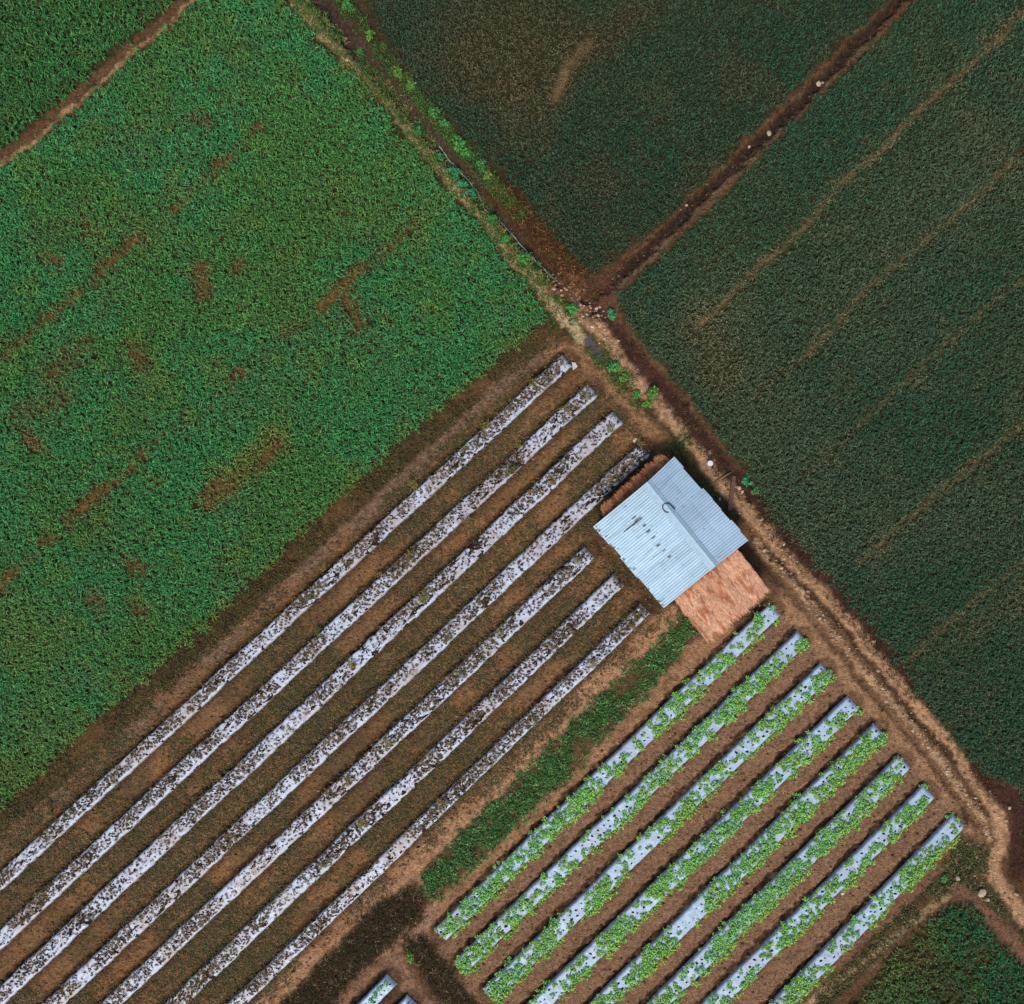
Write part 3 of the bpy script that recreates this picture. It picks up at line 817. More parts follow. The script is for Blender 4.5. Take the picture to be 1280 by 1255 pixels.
def place_raw(v, x, y, z, rot, s):
    V, F, C_ = v
    c, s_ = math.cos(rot), math.sin(rot)
    q = np.empty_like(V)
    q[:, 0] = (V[:, 0] * c - V[:, 1] * s_) * s + x
    q[:, 1] = (V[:, 0] * s_ + V[:, 1] * c) * s + y
    q[:, 2] = V[:, 2] * s + z
    return q, F, C_


def in_frame(x, y, m=0.1):
    return abs(x) < 32 + m and abs(y) < 31.4 + m


cand = []
bed_cover = [0.76, 0.84, 1.0, 0.92, 0.88, 0.8, 0.78, 0.84]
for bi, B in enumerate(br):
    r = np.random.default_rng(700 + bi)
    for row, dens, big in ((-0.78, 0.75, 0.78), (-0.38, 0.7, 0.85), (0.05, 0.75, 0.9), (0.48, 0.8, 0.95), (0.95, 1.0, 1.0)):
        t = r.uniform(0.05, 0.3)
        while t < B['L'] - 0.1:
            cov = float(fbm(np.array([t]), np.array([row * 1.1 + bi * 9.7]), 0.62, 720 + bi, 3)[0])
            p = dens * bed_cover[bi] * (0.28 + 1.0 * sstep(0.35, 0.59, np.array(cov)))
            u = (row + r.normal(0, 0.12)) * B['hw']
            s = big * r.uniform(0.55, 1.05) * (0.75 + 0.45 * cov)
            if r.random() < p:
                x, y, z = B['at'](t, u)
                tint = float(fbm(np.array([t]), np.array([bi * 5.5 + row]), 0.25, 760 + bi, 2)[0])
                if row > 0.5:  # sunny edge row: sunlight put into the lime and yellow leaf colours
                    vi = r.choice([0, 3, 5, 6, 9, 11, 1])
                elif tint > 0.55:
                    vi = r.choice([1, 2, 4, 7, 10])
                else:
                    vi = r.choice([0, 1, 3, 4, 6, 7, 10])
                cand.append([s, bi, t, float(x), float(y), float(z), r.uniform(0, 6.28), int(vi)])
            t += 0.40 * r.uniform(0.7, 1.3)
vis = [c for c in cand if in_frame(c[3], c[4])]
vis.sort(key=lambda c: -c[0])
own = vis[:300]
ids = set(id(c) for c in own)
rest = [c for c in cand if id(c) not in ids]
own.sort(key=lambda c: (c[1], c[2]))
BEDNAME = ["bed below the straw lean-to"] + ["%s green bed" % ordinal(k) for k in range(2, 8)] + ["last green bed"]
cnt = {}
for s, bi, t, x, y, z, rot, vi in own:
    cnt[bi] = cnt.get(bi, 0) + 1
    o = link("leafy_plant", variants[vi][2], None, (x, y, z - 0.01))
    o.rotation_euler = (0, 0, rot); o.scale = (s, s, s)
    tag(o, "%s big plant, %s from the track end of the %s" % (variants[vi][0], ordinal(cnt[bi]), BEDNAME[bi]), "plant", "big leafy plants on the green beds")
parts = [place_raw(variants[vi][1], x, y, z - 0.01, rot, s) for s, bi, t, x, y, z, rot, vi in rest]
for k, B in enumerate(bs):
    r = np.random.default_rng(790 + k)
    for t in np.arange(0.4, B['L'] - 0.2, 0.45):
        x, y, z = B['at'](t, r.normal(0.0, 0.12))
        parts.append(place_raw(variants[(2, 8)[k % 2]][1], float(x), float(y), float(z), r.uniform(0, 6), r.uniform(0.45, 0.7)))
v, f, c = join(parts)
tag(link("small_seedlings", mesh_np("small_seedlings", v, f, M_LEAF, c)), "small green plants filling in between the big ones on the mulched beds", "seedlings", None, 'stuff')

# withered plants of the other beds
BROWNS = [S(120, 90, 58), S(86, 64, 44), S(146, 116, 74), S(66, 60, 40)]
OLIVES = [S(134, 116, 66), S(96, 88, 50), S(152, 130, 80), S(90, 68, 46)]
DARKS = [S(48, 44, 40), S(62, 50, 40), S(40, 48, 40), S(88, 66, 48)]
STRAW = [S(176, 150, 112), S(150, 118, 84), S(110, 84, 58), S(190, 170, 140)]
wvar = []
for i in range(12):
    kind = i % 4
    v = leafy(900 + i, 18 + 3 * (i % 3), 0.16, 0.08, (BROWNS, OLIVES, DARKS, STRAW)[kind], (0.06, 0.17), (0.014, 0.034))
    wvar.append((("brown", "olive", "dark", "straw coloured")[kind], v, mesh_np("withered_plant", *v[:2], M_DRY, v[2])))
cand = []
for bi, B in enumerate(bl):
    r = np.random.default_rng(950 + bi)
    for (t, u, dn) in B['spots']:
        if r.random() > 0.86: continue
        x, y, z = B['at'](t, u)
        ol = float(fbm(np.array([t]), np.array([bi * 7.7]), 0.5, 970 + bi, 3)[0])
        kind = 1 if ol > 0.6 and r.random() < 0.6 else r.choice([0, 2, 2, 3, 1], p=[.36, .14, .1, .28, .12])
        s = r.uniform(0.4, 0.95) * (0.5 + 0.75 * dn)
        cand.append([s, bi, t, float(x), float(y), float(z) - 0.01, r.uniform(0, 6.28), int(kind + 4 * r.integers(0, 3))])
vis = sorted([c for c in cand if in_frame(c[3], c[4])], key=lambda c: -c[0])
own = vis[:300]; ids = set(id(c) for c in own)
rest = [c for c in cand if id(c) not in ids]
own.sort(key=lambda c: (c[1], c[2]))
LNAME = ["first bed below the green field", "second bed from the green field", "third bed from the green field", "bed beside the hut's upper thatch",
         "first short bed below the hut", "second short bed below the hut", "narrow bed by the orange path"]
cnt = {}
for s, bi, t, x, y, z, rot, vi in own:
    cnt[bi] = cnt.get(bi, 0) + 1
    o = link("withered_plant", wvar[vi][2], None, (x, y, z))
    o.rotation_euler = (0, 0, rot); o.scale = (s, s, s)
    tag(o, "%s withered plant, %s from the top of the %s" % (wvar[vi][0], ordinal(cnt[bi]), LNAME[bi]), "withered plant", "large withered plants on the silver beds")
for bi, B in enumerate(bl):
    r = np.random.default_rng(1050 + bi)
    n_ = int(B['L'] * 17)
    t_ = r.uniform(0.1, B['L'] - 0.1, n_); u_ = np.clip(r.normal(-0.15, 0.68, n_), -1.2, 1.2)
    keep_ = r.random(n_) < 0.1 + 0.9 * sstep(0.40, 0.62, fbm(t_, u_ * 0.4 + bi * 4.4, 0.55, 1060 + bi, 3))
    for t, u in zip(t_[keep_], u_[keep_]):
        x, y, z = B['at'](t, u * B['hw'])
        rest.append([r.uniform(0.3, 0.6), bi, t, float(x), float(y), float(z) - 0.005, r.uniform(0, 6.28), int(r.choice([0, 3, 0, 1]) + 4 * r.integers(0, 3))])
v, f, c = join([place_raw(wvar[vi][1], x, y, z, rot, s) for s, bi, t, x, y, z, rot, vi in rest])
tag(link("withered_stubble", mesh_np("withered_stubble", v, f, M_DRY, c)), "small withered stubble and dead leaves dotted over the silver beds", "stubble", None, 'stuff')

# ------------------------------------------------------------------ weed tufts and bushes seen one by one
weed_mesh = []
for i in range(6):
    v = leafy(1200 + i, 60, 0.40, 0.22, ([S(128, 118, 48), S(104, 100, 44), S(150, 130, 60)], [S(98, 100, 44), S(76, 84, 40), S(120, 112, 54)], [S(128, 104, 52), S(98, 80, 44), S(150, 118, 64)])[i % 3], (0.08, 0.2), (0.03, 0.06))
    weed_mesh.append((("yellowish", "olive green", "ochre")[i % 3], mesh_np("weed_tuft", *v[:2], M_LEAF, v[2])))
WEEDS = [(667, 480, 0, "on the first bed near its top end"), (607, 533, 0, "on the upper edge of the first bed"), (519, 607, 3, "on the upper edge of the first bed, halfway up"), (405, 708, 3, "on the first bed's upper edge nearest the verge bump"),
         (387, 742, 1, "on the first bed where dark holes are big"), (732, 497, 1, "at the top end of the second bed"), (706, 512, 0, "a step down from the second bed's top end"), (648, 556, 0, "covering a gap in the second bed"),
         (641, 590, 1, "on the second bed's sunny edge"), (585, 650, 2, "on the second bed above its middle"), (514, 695, 2, "on the second bed, beside a clean stretch"), (472, 718, 2, "in the furrow above the second bed"),
         (400, 790, 1, "on the second bed's upper edge, mid bed"), (762, 535, 0, "at the top end of the third bed"), (690, 600, 2, "on the third bed opposite the hut"), (668, 615, 2, "on the third bed, below the ochre one"),
         (535, 740, 0, "large and spilling over the third bed's middle"), (530, 750, 0, "on the third bed's middle, lower neighbour of a large one"), (443, 828, 2, "on the third bed near a tear"), (107, 1045, 0, "alone in the dark furrow below the first bed"),
         (105, 1092, 0, "below the second bed near the picture's corner"), (52, 1113, 1, "on the second bed near the lower corner"), (18, 1105, 2, "under the first bed at the left edge"), (143, 977, 1, "under the first bed in the dark furrow"),
         (172, 1096, 2, "in the weedy furrow below the third bed"), (62, 1015, 2, "on the first bed near its lower end"), (720, 700, 2, "on the top end of the first short bed"), (690, 735, 2, "on the first short bed near its top"),
         (625, 790, 0, "on the first short bed below its clean patch"), (575, 838, 1, "on the first short bed, lower than its clean patch"), (487, 925, 0, "on the first short bed, mid way"), (437, 972, 2, "on the first short bed, low down"),
         (405, 1075, 1, "on the second short bed, low down"), (453, 1027, 0, "on the second short bed beside a white patch"), (666, 900, 1, "on the narrow bed by the grass strip"), (790, 782, 2, "on the top end of the narrow bed"),
         (741, 830, 2, "on the narrow bed, a third down"), (555, 1002, 2, "on the narrow bed, mid way"), (276, 972, 0, "on the third bed near a bend"), (245, 1000, 1, "on the fourth bed's upper furrow"), (428, 922, 2, "on the fourth bed, mid way"),
         (560, 795, 1, "on the fourth bed above its middle"), (800, 553, 0, "at the top end of the fourth bed")]
for k, (px, py, vi, wh) in enumerate(WEEDS):
    col_, me = weed_mesh[(vi + 3 * (k % 2)) % 6]
    x, y = W((px, py))
    on = "furrow" not in wh and "under" not in wh and "below the second bed near" not in wh
    o = link("weed_tuft", me, None, (x, y, float(gz(x, y)) + (0.28 if on else 0.0)))
    s = random.uniform(0.75, 1.15); o.scale = (s, s, s); o.rotation_euler = (0, 0, random.uniform(0, 6.28))
    tag(o, "%s weed %s" % (col_, wh), "weed", "single weeds on and beside the withered beds")

bush_mesh = []
for i in range(6):
    v = leafy(1300 + i, 110, 0.5, 0.5, ([S(66, 134, 56), S(84, 152, 66), S(50, 104, 46)], [S(56, 134, 80), S(70, 150, 94), S(44, 108, 64)], [S(96, 142, 50), S(116, 158, 62), S(72, 112, 42)])[i % 3], (0.12, 0.26), (0.08, 0.16))
    bush_mesh.append((("bright green", "blue green", "lime green")[i % 3], mesh_np("weed_bush", *v[:2], M_LEAF, v[2])))
BUSHES = [(436, 10, 0, .8, "at the head of the ditch by the picture's top edge"), (462, 45, 2, .7, "second down the dark crop's bank from the top edge"), (498, 91, 2, .8, "third down the dark crop's bank from the top edge"),
          (515, 107, 2, .75, "fourth down the dark crop's bank from the top edge"), (545, 141, 0, .8, "fifth down the dark crop's bank, above the hose end"), (556, 156, 0, .75, "sixth down the dark crop's bank, level with the hose end"),
          (572, 178, 0, 1.0, "largest on the dark crop's bank, beside the hose"), (582, 192, 0, .8, "just below the largest on the dark crop's bank"), (602, 208, 0, .75, "last but one on the dark crop's bank above dead brush"),
          (610, 220, 2, .65, "last on the dark crop's bank, touching dead brush"), (450, 62, 0, .5, "small, on the footpath side near the top"), (520, 161, 1, .6, "on the footpath side just above the hose end"), (548, 195, 1, .6, "on the footpath side, first below the hose end"),
          (565, 218, 1, .8, "round, on the footpath side of the hose"), (577, 232, 1, .7, "on the footpath side, below the round one"), (587, 245, 1, .75, "on the footpath side, above the hose kink"),
          (615, 276, 0, .65, "on the footpath side, just below the hose kink"), (632, 299, 0, .65, "on the footpath side facing the dead brush"), (657, 322, 0, .85, "brightest, beside the lower part of the hose"),
          (716, 387, 0, .85, "in the crossing where footpath and ditches meet"), (762, 393, 1, .75, "at the dark crop's corner by the pale stones"), (767, 459, 0, .95, "dense, on the track verge below the crossing"),
          (779, 472, 2, .75, "second on the track verge below the crossing"), (795, 493, 0, .65, "third on the track verge below the crossing"), (816, 491, 2, .85, "on the bank side of the track verge"), (808, 505, 2, .6, "small, on the track verge near the hut"),
          (512, 1195, 2, .75, "alone at the path fork by the small bottom beds"), (936, 600, 1, .7, "at the dark crop's edge beyond the plank"), (945, 612, 0, .6, "small, at the dark crop's edge below the plank end"), (1180, 1098, 0, .6, "on the verge beside the last green bed's end")]
for k, (px, py, vi, s, wh) in enumerate(BUSHES):
    col_, me = bush_mesh[vi + 3 * (k % 2)]
    x, y = W((px, py))
    o = link("weed_bush", me, None, (x, y, float(gz(x, y))))
    o.scale = (s, s, s * 0.9); o.rotation_euler = (0, 0, random.uniform(0, 6.28))
    tag(o, "%s bush %s" % (col_, wh), "bush", "small bushes along the ditch and track")

# ------------------------------------------------------------------ hut
Z_NE, Z_R, Z_SW = 1.95, 2.65, 1.75
cN = WZ(842.5, 571, Z_NE); cE = WZ(936, 675, Z_NE); cR0 = WZ(809, 602.5, Z_R); cR1 = WZ(894, 707.5, Z_R); cW = WZ(742.5, 657.5, Z_SW); cS = WZ(830, 760, Z_SW)
hut_c = (cN + cE + cW + cS) / 4; hut_c[2] = float(gz(hut_c[0], hut_c[1])) - 0.05
hut = bpy.data.objects.new("farm_hut", None); COL.objects.link(hut); hut.location = hut_c
tag(hut, "farm hut with pale blue corrugated metal roof and salmon thatch lean-tos", "hut")


def sheet_roof(name, e0, e1, r0, r1, base, tint_seed, marks=()):
    """corrugated facet between eave e0-e1 and ridge r0-r1; ribs run down the slope; sheets end a little unevenly"""
    r = np.random.default_rng(tint_seed)
    Lr = np.linalg.norm(r1 - r0); Ls = np.linalg.norm((e0 + e1) / 2 - (r0 + r1) / 2)
    nu = int(Lr / 0.022); nv = int(Ls / 0.05)
    u = np.linspace(0, 1, nu); v = np.linspace(0, 1, nv)
    uu, vv = np.meshgrid(u, v, indexing='ij')
    sheet = np.floor(uu * Lr / 0.82).astype(int)
    over = (r.uniform(-0.07, 0.08, 12)[np.clip(sheet, 0, 11)]) / Ls
    v2 = vv * (1 + over)
    P = (r0 * (1 - uu)[..., None] + r1 * uu[..., None]) * (1 - v2)[..., None] + (e0 * (1 - uu)[..., None] + e1 * uu[..., None]) * v2[..., None]
    nrm = np.cross(r1 - r0, e0 - r0); nrm /= np.linalg.norm(nrm)
    if nrm[2] < 0: nrm = -nrm
    hh = 0.014 * np.cos(2 * math.pi * uu * Lr / 0.164)
    lap = (vv * Ls > Ls * 0.52) * -0.012 + (sheet % 2) * 0.006
    sag = (fbm(uu * Lr, vv * Ls, 0.5, tint_seed, 2) - 0.5) * 0.06
    P = P + (hh + lap + sag)[..., None] * nrm
    t = r.uniform(0.90, 1.06, 12)[np.clip(sheet, 0, 11)] * np.where(vv > 0.52, r.uniform(0.95, 1.05), 1.0)
    c = np.broadcast_to(base, uu.shape + (3,)) * t[..., None]
    grime = sstep(0.55, 0.8, fbm(uu * Lr * 6, vv * Ls * 0.8, 1.0, tint_seed + 3, 3))[..., None]
    c = c * (1 - 0.22 * grime) + S(120, 120, 122) * 0.22 * grime
    for (mu_, mv_, ru, rv, st, cc) in marks:      # rust holes and stains, in metres along the ridge / down the slope
        q = ((uu * Lr - mu_) / ru) ** 2 + ((vv * Ls - mv_) / rv) ** 2
        q = q + (fbm(uu * Lr, vv * Ls, 9, 5, 2) - 0.5) * 1.0
        m = (st * (1 - sstep(0.6, 1.1, q)))[..., None]
        c = c * (1 - m) + cc * m
    ii = np.arange(nu * nv).reshape(nu, nv)
    F = np.stack([ii[:-1, :-1], ii[1:, :-1], ii[1:, 1:], ii[:-1, 1:]], -1).reshape(-1, 4)
    return link(name, mesh_np(name, (P - hut_c).reshape(-1, 3), F, M_METAL, c.reshape(-1, 3), True), hut), nrm


def px_to_sw(px, py):
    """photo pixel on the long facet -> metres along ridge, metres down slope"""
    a = np.array([809, 602.5]); e1 = np.array([85., 105.]); e2 = np.array([-66.5, 55.0])
    s_ = np.linalg.solve(np.stack([e1, e2], 1), np.array([px, py]) - a)
    return s_[0] * np.linalg.norm(cR1 - cR0), s_[1] * np.linalg.norm((cW + cS) / 2 - (cR0 + cR1) / 2)


rust = S(46, 40, 48)
mk = []
for (zx, zy, ru, rv, st) in [(668, 503, .16, .16, 1.0), (628, 466, .09, .12, .9), (640, 485, .08, .1, .7), (712, 555, .09, .12, .75), (730, 575, .09, .14, .8), (745, 600, .1, .12, .8), (762, 618, .07, .1, .6), (785, 640, .1, .14, .8), (800, 655, .07, .1, .6), (690, 530, .06, .1, .6),
                            (500, 508, .08, .12, .9), (520, 537, .07, .16, .9), (546, 568, .06, .2, .85), (572, 605, .07, .18, .9), (600, 632, .05, .15, .7), (625, 665, .08, .12, .75), (452, 465, .05, .2, .8), (440, 505, .05, .7, .85), (425, 520, .04, .4, .8), (468, 490, .04, .5, .8), (470, 475, .05, .3, .8),
                            (410, 410, .05, .12, .5), (525, 640, .04, .4, .4), (560, 660, .03, .5, .35), (480, 560, .03, .6, .35), (600, 700, .03, .4, .3), (540, 720, .03, .5, .3)]:
    a_, b_ = px_to_sw(680 + zx / 4, 530 + zy / 4)
    mk.append((a_, b_, ru, rv, st, rust))
for sv_ in (0.35, 1.5, 2.55, 3.75):      # rows of roofing screws
    for su_ in np.arange(0.2, 6.8, 0.492):
        mk.append((su_ + random.gauss(0, .02), sv_ + random.gauss(0, .02), .035, .05, random.uniform(.25, .6), S(96, 96, 104)))
for i in range(26):      # thin run-off stains
    mk.append((random.uniform(.2, 6.7), random.uniform(.6, 4.0), .03, random.uniform(.2, .8), random.uniform(.15, .35), S(92, 92, 98)))
for i in range(70):      # rusted nail holes and lifted edges along the low eave
    q = random.random()
    mk.append((q * 6.7, 4.25 - abs(random.gauss(0, 0.18)), random.uniform(.03, .08), random.uniform(.04, .12), random.uniform(.4, .9), S(90, 70, 70)))
sheet_roof("roof_panel", cW, cS, cR0, cR1, S(174, 200, 212), 41, mk)
sheet_roof("roof_panel", cN, cE, cR0, cR1, S(186, 208, 222), 43, [(3.0 + random.uniform(-2.8, 3.4), random.uniform(.2, 2.1), .05, .08, .4, S(90, 90, 100)) for _ in range(8)])
rd = (cR1 - cR0) / np.linalg.norm(cR1 - cR0)
sw = (cW - cR0) / np.linalg.norm(cW - cR0); ne = (cN - cR0) / np.linalg.norm(cN - cR0)
m = MB()
for k in range(4):
    p0 = cR0 + (cR1 - cR0) * (k / 4 - 0.002); p1 = cR0 + (cR1 - cR0) * ((k + 1) / 4 + 0.004)
    up = np.array([0, 0, 0.05 + 0.004 * (k % 2)])
    vs_ = []
    for p in (p0, p1):
        vs_ += [p + sw * 0.42 + up * 0.8, p + sw * 0.14 + up, p + up * 1.5, p + ne * 0.12 + up, p + ne * 0.24 + up * 0.8]
    m.add([q - hut_c for q in vs_], [(i, i + 1, i + 6, i + 5) for i in range(4)])
m.build("ridge_cap", plain("ridge_zinc", S(166, 192, 206), 0.5, 0.4, 5, 0.85, 1.05, 0.1), hut)
# frame: posts, beams, walls of boards
posts = [cN + (cW - cN) * 0.03 + (cE - cN) * 0.04, cE + (cS - cE) * 0.03 - (cE - cN) * 0.04, cW + (cN - cW) * 0.04 + (cS - cW) * 0.04, cS + (cE - cS) * 0.04 - (cS - cW) * 0.04, cR0 + rd * 0.3, cR1 - rd * 0.3]
tops = [Z_NE, Z_NE, Z_SW, Z_SW, Z_R, Z_R]
for p, z in zip(posts, tops):
    m = MB(); g0 = float(gz(p[0], p[1])) - 0.1
    m.tube([(p[0] - hut_c[0], p[1] - hut_c[1], g0 - hut_c[2]), (p[0] - hut_c[0], p[1] - hut_c[1], z - 0.12 - hut_c[2])], [0.08, 0.065], 10)
    m.build("post", M_WOOD, hut, smooth=True)
for i, j in ((0, 1), (2, 3), (4, 5)):
    m = MB()
    a_ = np.array([*posts[i][:2], tops[i] - 0.09]) - hut_c; b_ = np.array([*posts[j][:2], tops[j] - 0.09]) - hut_c
    m.tube([a_ - rd * 0.2, b_ + rd * 0.2], 0.045, 8); m.build("beam", M_WOOD, hut, smooth=True)
for i, j in ((0, 2), (1, 3), (0, 1), (2, 3)):
    a_, b_ = posts[i], posts[j]
    dd = (b_ - a_)[:2]; Lw = np.linalg.norm(dd); dd = np.array([*(dd / Lw), 0]); nn = np.array([-dd[1], dd[0], 0])
    m = MB(); nb_ = int(Lw / 0.2)
    for k in range(nb_):
        hgt = 1.4 + random.uniform(-0.04, 0.04)
        q = np.array([a_[0], a_[1], 0]) + dd * ((k + 0.5) * Lw / nb_)
        g0 = float(gz(q[0], q[1])) - 0.05
        m.box(np.array([q[0], q[1], g0 + hgt / 2]) - hut_c + nn * random.uniform(0, 0.012), (Lw / nb_ - 0.012, 0.03, hgt), (dd, nn, (0, 0, 1)))
    m.build("wall", M_WOOD, hut)


def thatch(name, a0, a1, b0, b1, cols, n, rag, seed, th=0.09):
    """thatched lean-to: a thin slab from a0-a1 (high) to b0-b1 (low) laid over with straw"""
    r = np.random.default_rng(seed)
    nrm = np.cross(a1 - a0, b0 - a0); nrm /= np.linalg.norm(nrm)
    if nrm[2] < 0: nrm = -nrm
    nu, nv = 60, 24
    u, v = np.meshgrid(np.linspace(0, 1, nu), np.linspace(0, 1, nv), indexing='ij')
    Ls = np.linalg.norm((b0 + b1 - a0 - a1) / 2); La = np.linalg.norm(a1 - a0)
    rg = 1 + (fbm(u * La, v * 0, 2.6, seed, 3) - 0.6) * rag / Ls
    P = (a0 * (1 - u)[..., None] + a1 * u[..., None]) * (1 - v * rg)[..., None] + (b0 * (1 - u)[..., None] + b1 * u[..., None]) * (v * rg)[..., None]
    P = P + ((fbm(u * La, v * Ls, 1.5, seed + 1, 3) - 0.5) * 0.10)[..., None] * nrm
    bot = P - nrm * th
    ii = np.arange(nu * nv).reshape(nu, nv)
    F1 = np.stack([ii[:-1, :-1], ii[1:, :-1], ii[1:, 1:], ii[:-1, 1:]], -1).reshape(-1, 4)
    edge = np.concatenate([ii[:, 0], ii[-1, 1:], ii[-2::-1, -1], ii[0, -2:0:-1]])
    e2 = np.roll(edge, -1); N = nu * nv
    F2 = np.stack([edge, e2, e2 + N, edge + N], -1)
    V = np.concatenate([P.reshape(-1, 3), bot.reshape(-1, 3)])
    c0 = np.asarray(cols[0]) * 0.8
    cc = np.broadcast_to(c0, V.shape)
    # straw
    su = r.random(n); sv = r.random(n) * 1.0
    rgs = 1 + (fbm(su * La, su * 0, 2.6, seed, 3) - 0.6) * rag / Ls
    Q = (a0 * (1 - su)[:, None] + a1 * su[:, None]) * (1 - sv * rgs)[:, None] + (b0 * (1 - su)[:, None] + b1 * su[:, None]) * (sv * rgs)[:, None]
    Q = Q + nrm * r.uniform(0.0, 0.05, n)[:, None] + ((fbm(su * La, sv * Ls, 1.5, seed + 1, 3) - 0.5) * 0.10)[:, None] * nrm
    dn = ((b0 + b1) - (a0 + a1)); dn /= np.linalg.norm(dn)
    az = math.atan2(dn[1], dn[0]) + r.normal(0, 0.16, n)
    Lb = r.uniform(0.2, 0.55, n) * min(1.0, 0.35 + Ls * 0.25)
    ci = np.where(fbm(su * La * 3, sv * Ls, 1.3, seed + 9, 3) > 0.64, 3, r.choice(len(cols), n, p=[.4, .32, .23, .05]))
    pat = 0.72 + 0.56 * fbm(su * La * 5, sv * Ls * 0.9, 0.9, seed + 7, 3)
    col = np.asarray(cols)[ci] * (r.uniform(0.86, 1.1, n) * pat)[:, None]
    slope = dn[2] / np.hypot(dn[0], dn[1])
    bv, bf, bc = blades(Q, az, Lb, r.uniform(0.015, 0.045, n), slope * Lb * 0.5 + 0.008, -(slope * Lb * 0.5) + 0.012, col, r.uniform(-.3, .3, n))
    V3, F3, C3 = join([(V, np.concatenate([F1, F1[:, ::-1] + N, F2]), cc), (bv, bf, bc)])
    return link(name, mesh_np(name, V3 - hut_c, F3, M_THATCH, C3), hut)


SALMON = [S(230, 172, 136), S(220, 158, 120), S(238, 190, 154), S(196, 126, 90)]
RUSTY = [S(196, 128, 86), S(178, 110, 70), S(208, 146, 106), S(146, 90, 58)]
thatch("thatch_awning", WZ(921, 686, 1.68), WZ(842, 748, 1.62), WZ(959, 736, 1.42), WZ(882, 799, 1.36), SALMON, 11000, 0.42, 61)
thatch("thatch_awning", WZ(838, 576, 1.66), WZ(756, 647, 1.60), WZ(827, 570, 1.48), WZ(752, 635, 1.42), RUSTY, 2600, 0.25, 63)
for (px, py, z) in ((955, 733, 1.33), (884, 793, 1.27)):
    p = WZ(px, py, z); m = MB()
    m.tube([np.array([p[0], p[1], float(gz(p[0], p[1])) - 0.1]) - hut_c, p - hut_c], [0.05, 0.045], 8); m.build("post", M_WOOD, hut, smooth=True)
for (px, py, z) in ((832, 574, 1.38), (758, 640, 1.33)):
    p = WZ(px, py, z); m = MB()
    m.tube([np.array([p[0], p[1], float(gz(p[0], p[1])) - 0.1]) - hut_c, p - hut_c], [0.05, 0.045], 8); m.build("post", M_WOOD, hut, smooth=True)


def on_roof(zx, zy):
    a_, b_ = px_to_sw(680 + zx / 4, 530 + zy / 4)
    Lr = np.linalg.norm(cR1 - cR0); Ls = np.linalg.norm((cW + cS) / 2 - (cR0 + cR1) / 2)
    u, v = a_ / Lr, b_ / Ls
    if v >= 0:
        p = (cR0 * (1 - u) + cR1 * u) * (1 - v) + (cW * (1 - u) + cS * u) * v
    else:
        v = -v * 86 / 46
        p = (cR0 * (1 - u) + cR1 * u) * (1 - v) + (cN * (1 - u) + cE * u) * v
    return p + np.array([0, 0, 0.07])


pts = [on_roof(*q) for q in [(622, 442), (606, 440), (594, 424), (592, 408), (602, 398), (616, 396), (630, 404), (642, 416), (654, 428)]]
m = MB(); base = pts[0].copy()
m.tube([p - base for p in pts], 0.035, 8)
tag(m.build("cable", M_CABLE, None, base, True), "short dark cable curled in a loop on the roof near the ridge", "cable")

# ------------------------------------------------------------------ small things
# hose along the ditch
HP = [(548, 180), (551, 184), (560, 196), (572, 210), (583, 222), (595, 235), (601, 247), (606, 260), (615, 268), (626, 276), (637, 288), (649, 302), (662, 317), (676, 331), (688, 343), (702, 354)]
pp = []
for (x0, y0), (x1, y1) in zip(HP[:-1], HP[1:]):
    for k in range(3):
        t = k / 3; q = W((x0 + (x1 - x0) * t + random.uniform(-.6, .6), y0 + (y1 - y0) * t + random.uniform(-.6, .6)))
        pp.append(np.array([q[0], q[1], float(gz(q[0], q[1])) + 0.07]))
m = MB(); b0 = pp[0].copy(); m.tube([p - b0 for p in pp], 0.042, 8)
tag(m.build("water_hose", M_HOSE, None, b0, True), "thin grey hose lying along the ditch between bushes and dead brush", "hose")


def stone(px, py, r, label, seed, mat=M_STONE):
    rr = np.random.default_rng(seed)
    import bmesh
    bm = bmesh.new(); bmesh.ops.create_icosphere(bm, subdivisions=2, radius=r * 0.8)
    ax = rr.normal(0, 1, (7, 3)); ax /= np.linalg.norm(ax, axis=1)[:, None]
    dd = rr.uniform(0.62, 0.95, 7) * r * 0.8
    for v in bm.verts:
        p = np.array(v.co)
        for a_, q in zip(ax, dd):
            e = p @ a_
            if e > q: p -= a_ * (e - q)
        v.co = p * np.array([1.15, 0.95, 0.7])
    me = bpy.data.meshes.new("stone"); bm.to_mesh(me); bm.free(); me.materials.append(mat)
    x, y = W((px, py))
    o = link("stone", me, None, (x, y, float(gz(x, y)) + r * 0.3)); o.rotation_euler = (0, 0, rr.uniform(0, 6))
    tag(o, label, "stone", "pale stones along the ditches and paths")


STONES = [(747, 384, .20, "largest pale stone at the crossing of the ditches"), (748, 394, .13, "small pale stone just below the largest one at the crossing"), (734, 392, .12, "pale stone at the top of the dirt track by the crossing"),
          (728, 396, .10, "small pale stone between crossing bush and dirt track"), (1025, 102, .22, "biggest pale stone in the long ditch, higher of the two"), (963, 164, .20, "pale stone halfway down the long ditch at the tan streak"),
          (938, 181, .12, "small grey-brown stone in the long ditch below the tan streak"), (1226, 1115, .34, "large whitish stone beside the track bend by the corner plot"), (1234, 1124, .16, "smaller whitish stone just below the large one at the bend"),
          (1197, 1098, .2, "yellowish stone at the end of the straw line"), (924, 610, .17, "pinkish stone on the bank by the plank's upper end"), (928, 615, .15, "second pinkish stone on the bank below the plank's upper end"),
          (899, 624, .12, "small white stone under the hut's eave near the plank"), (955, 688, .14, "bright stone at the start of the pale wheel rut by the hut"), (1024, 773, .13, "bright stone in the pale wheel rut, opposite the second green bed"),
          (1262, 1010, .14, "pale stone at the outer corner of the track bend"), (846, 777, .11, "tiny pale stone on the soil under the roof's lowest corner")]
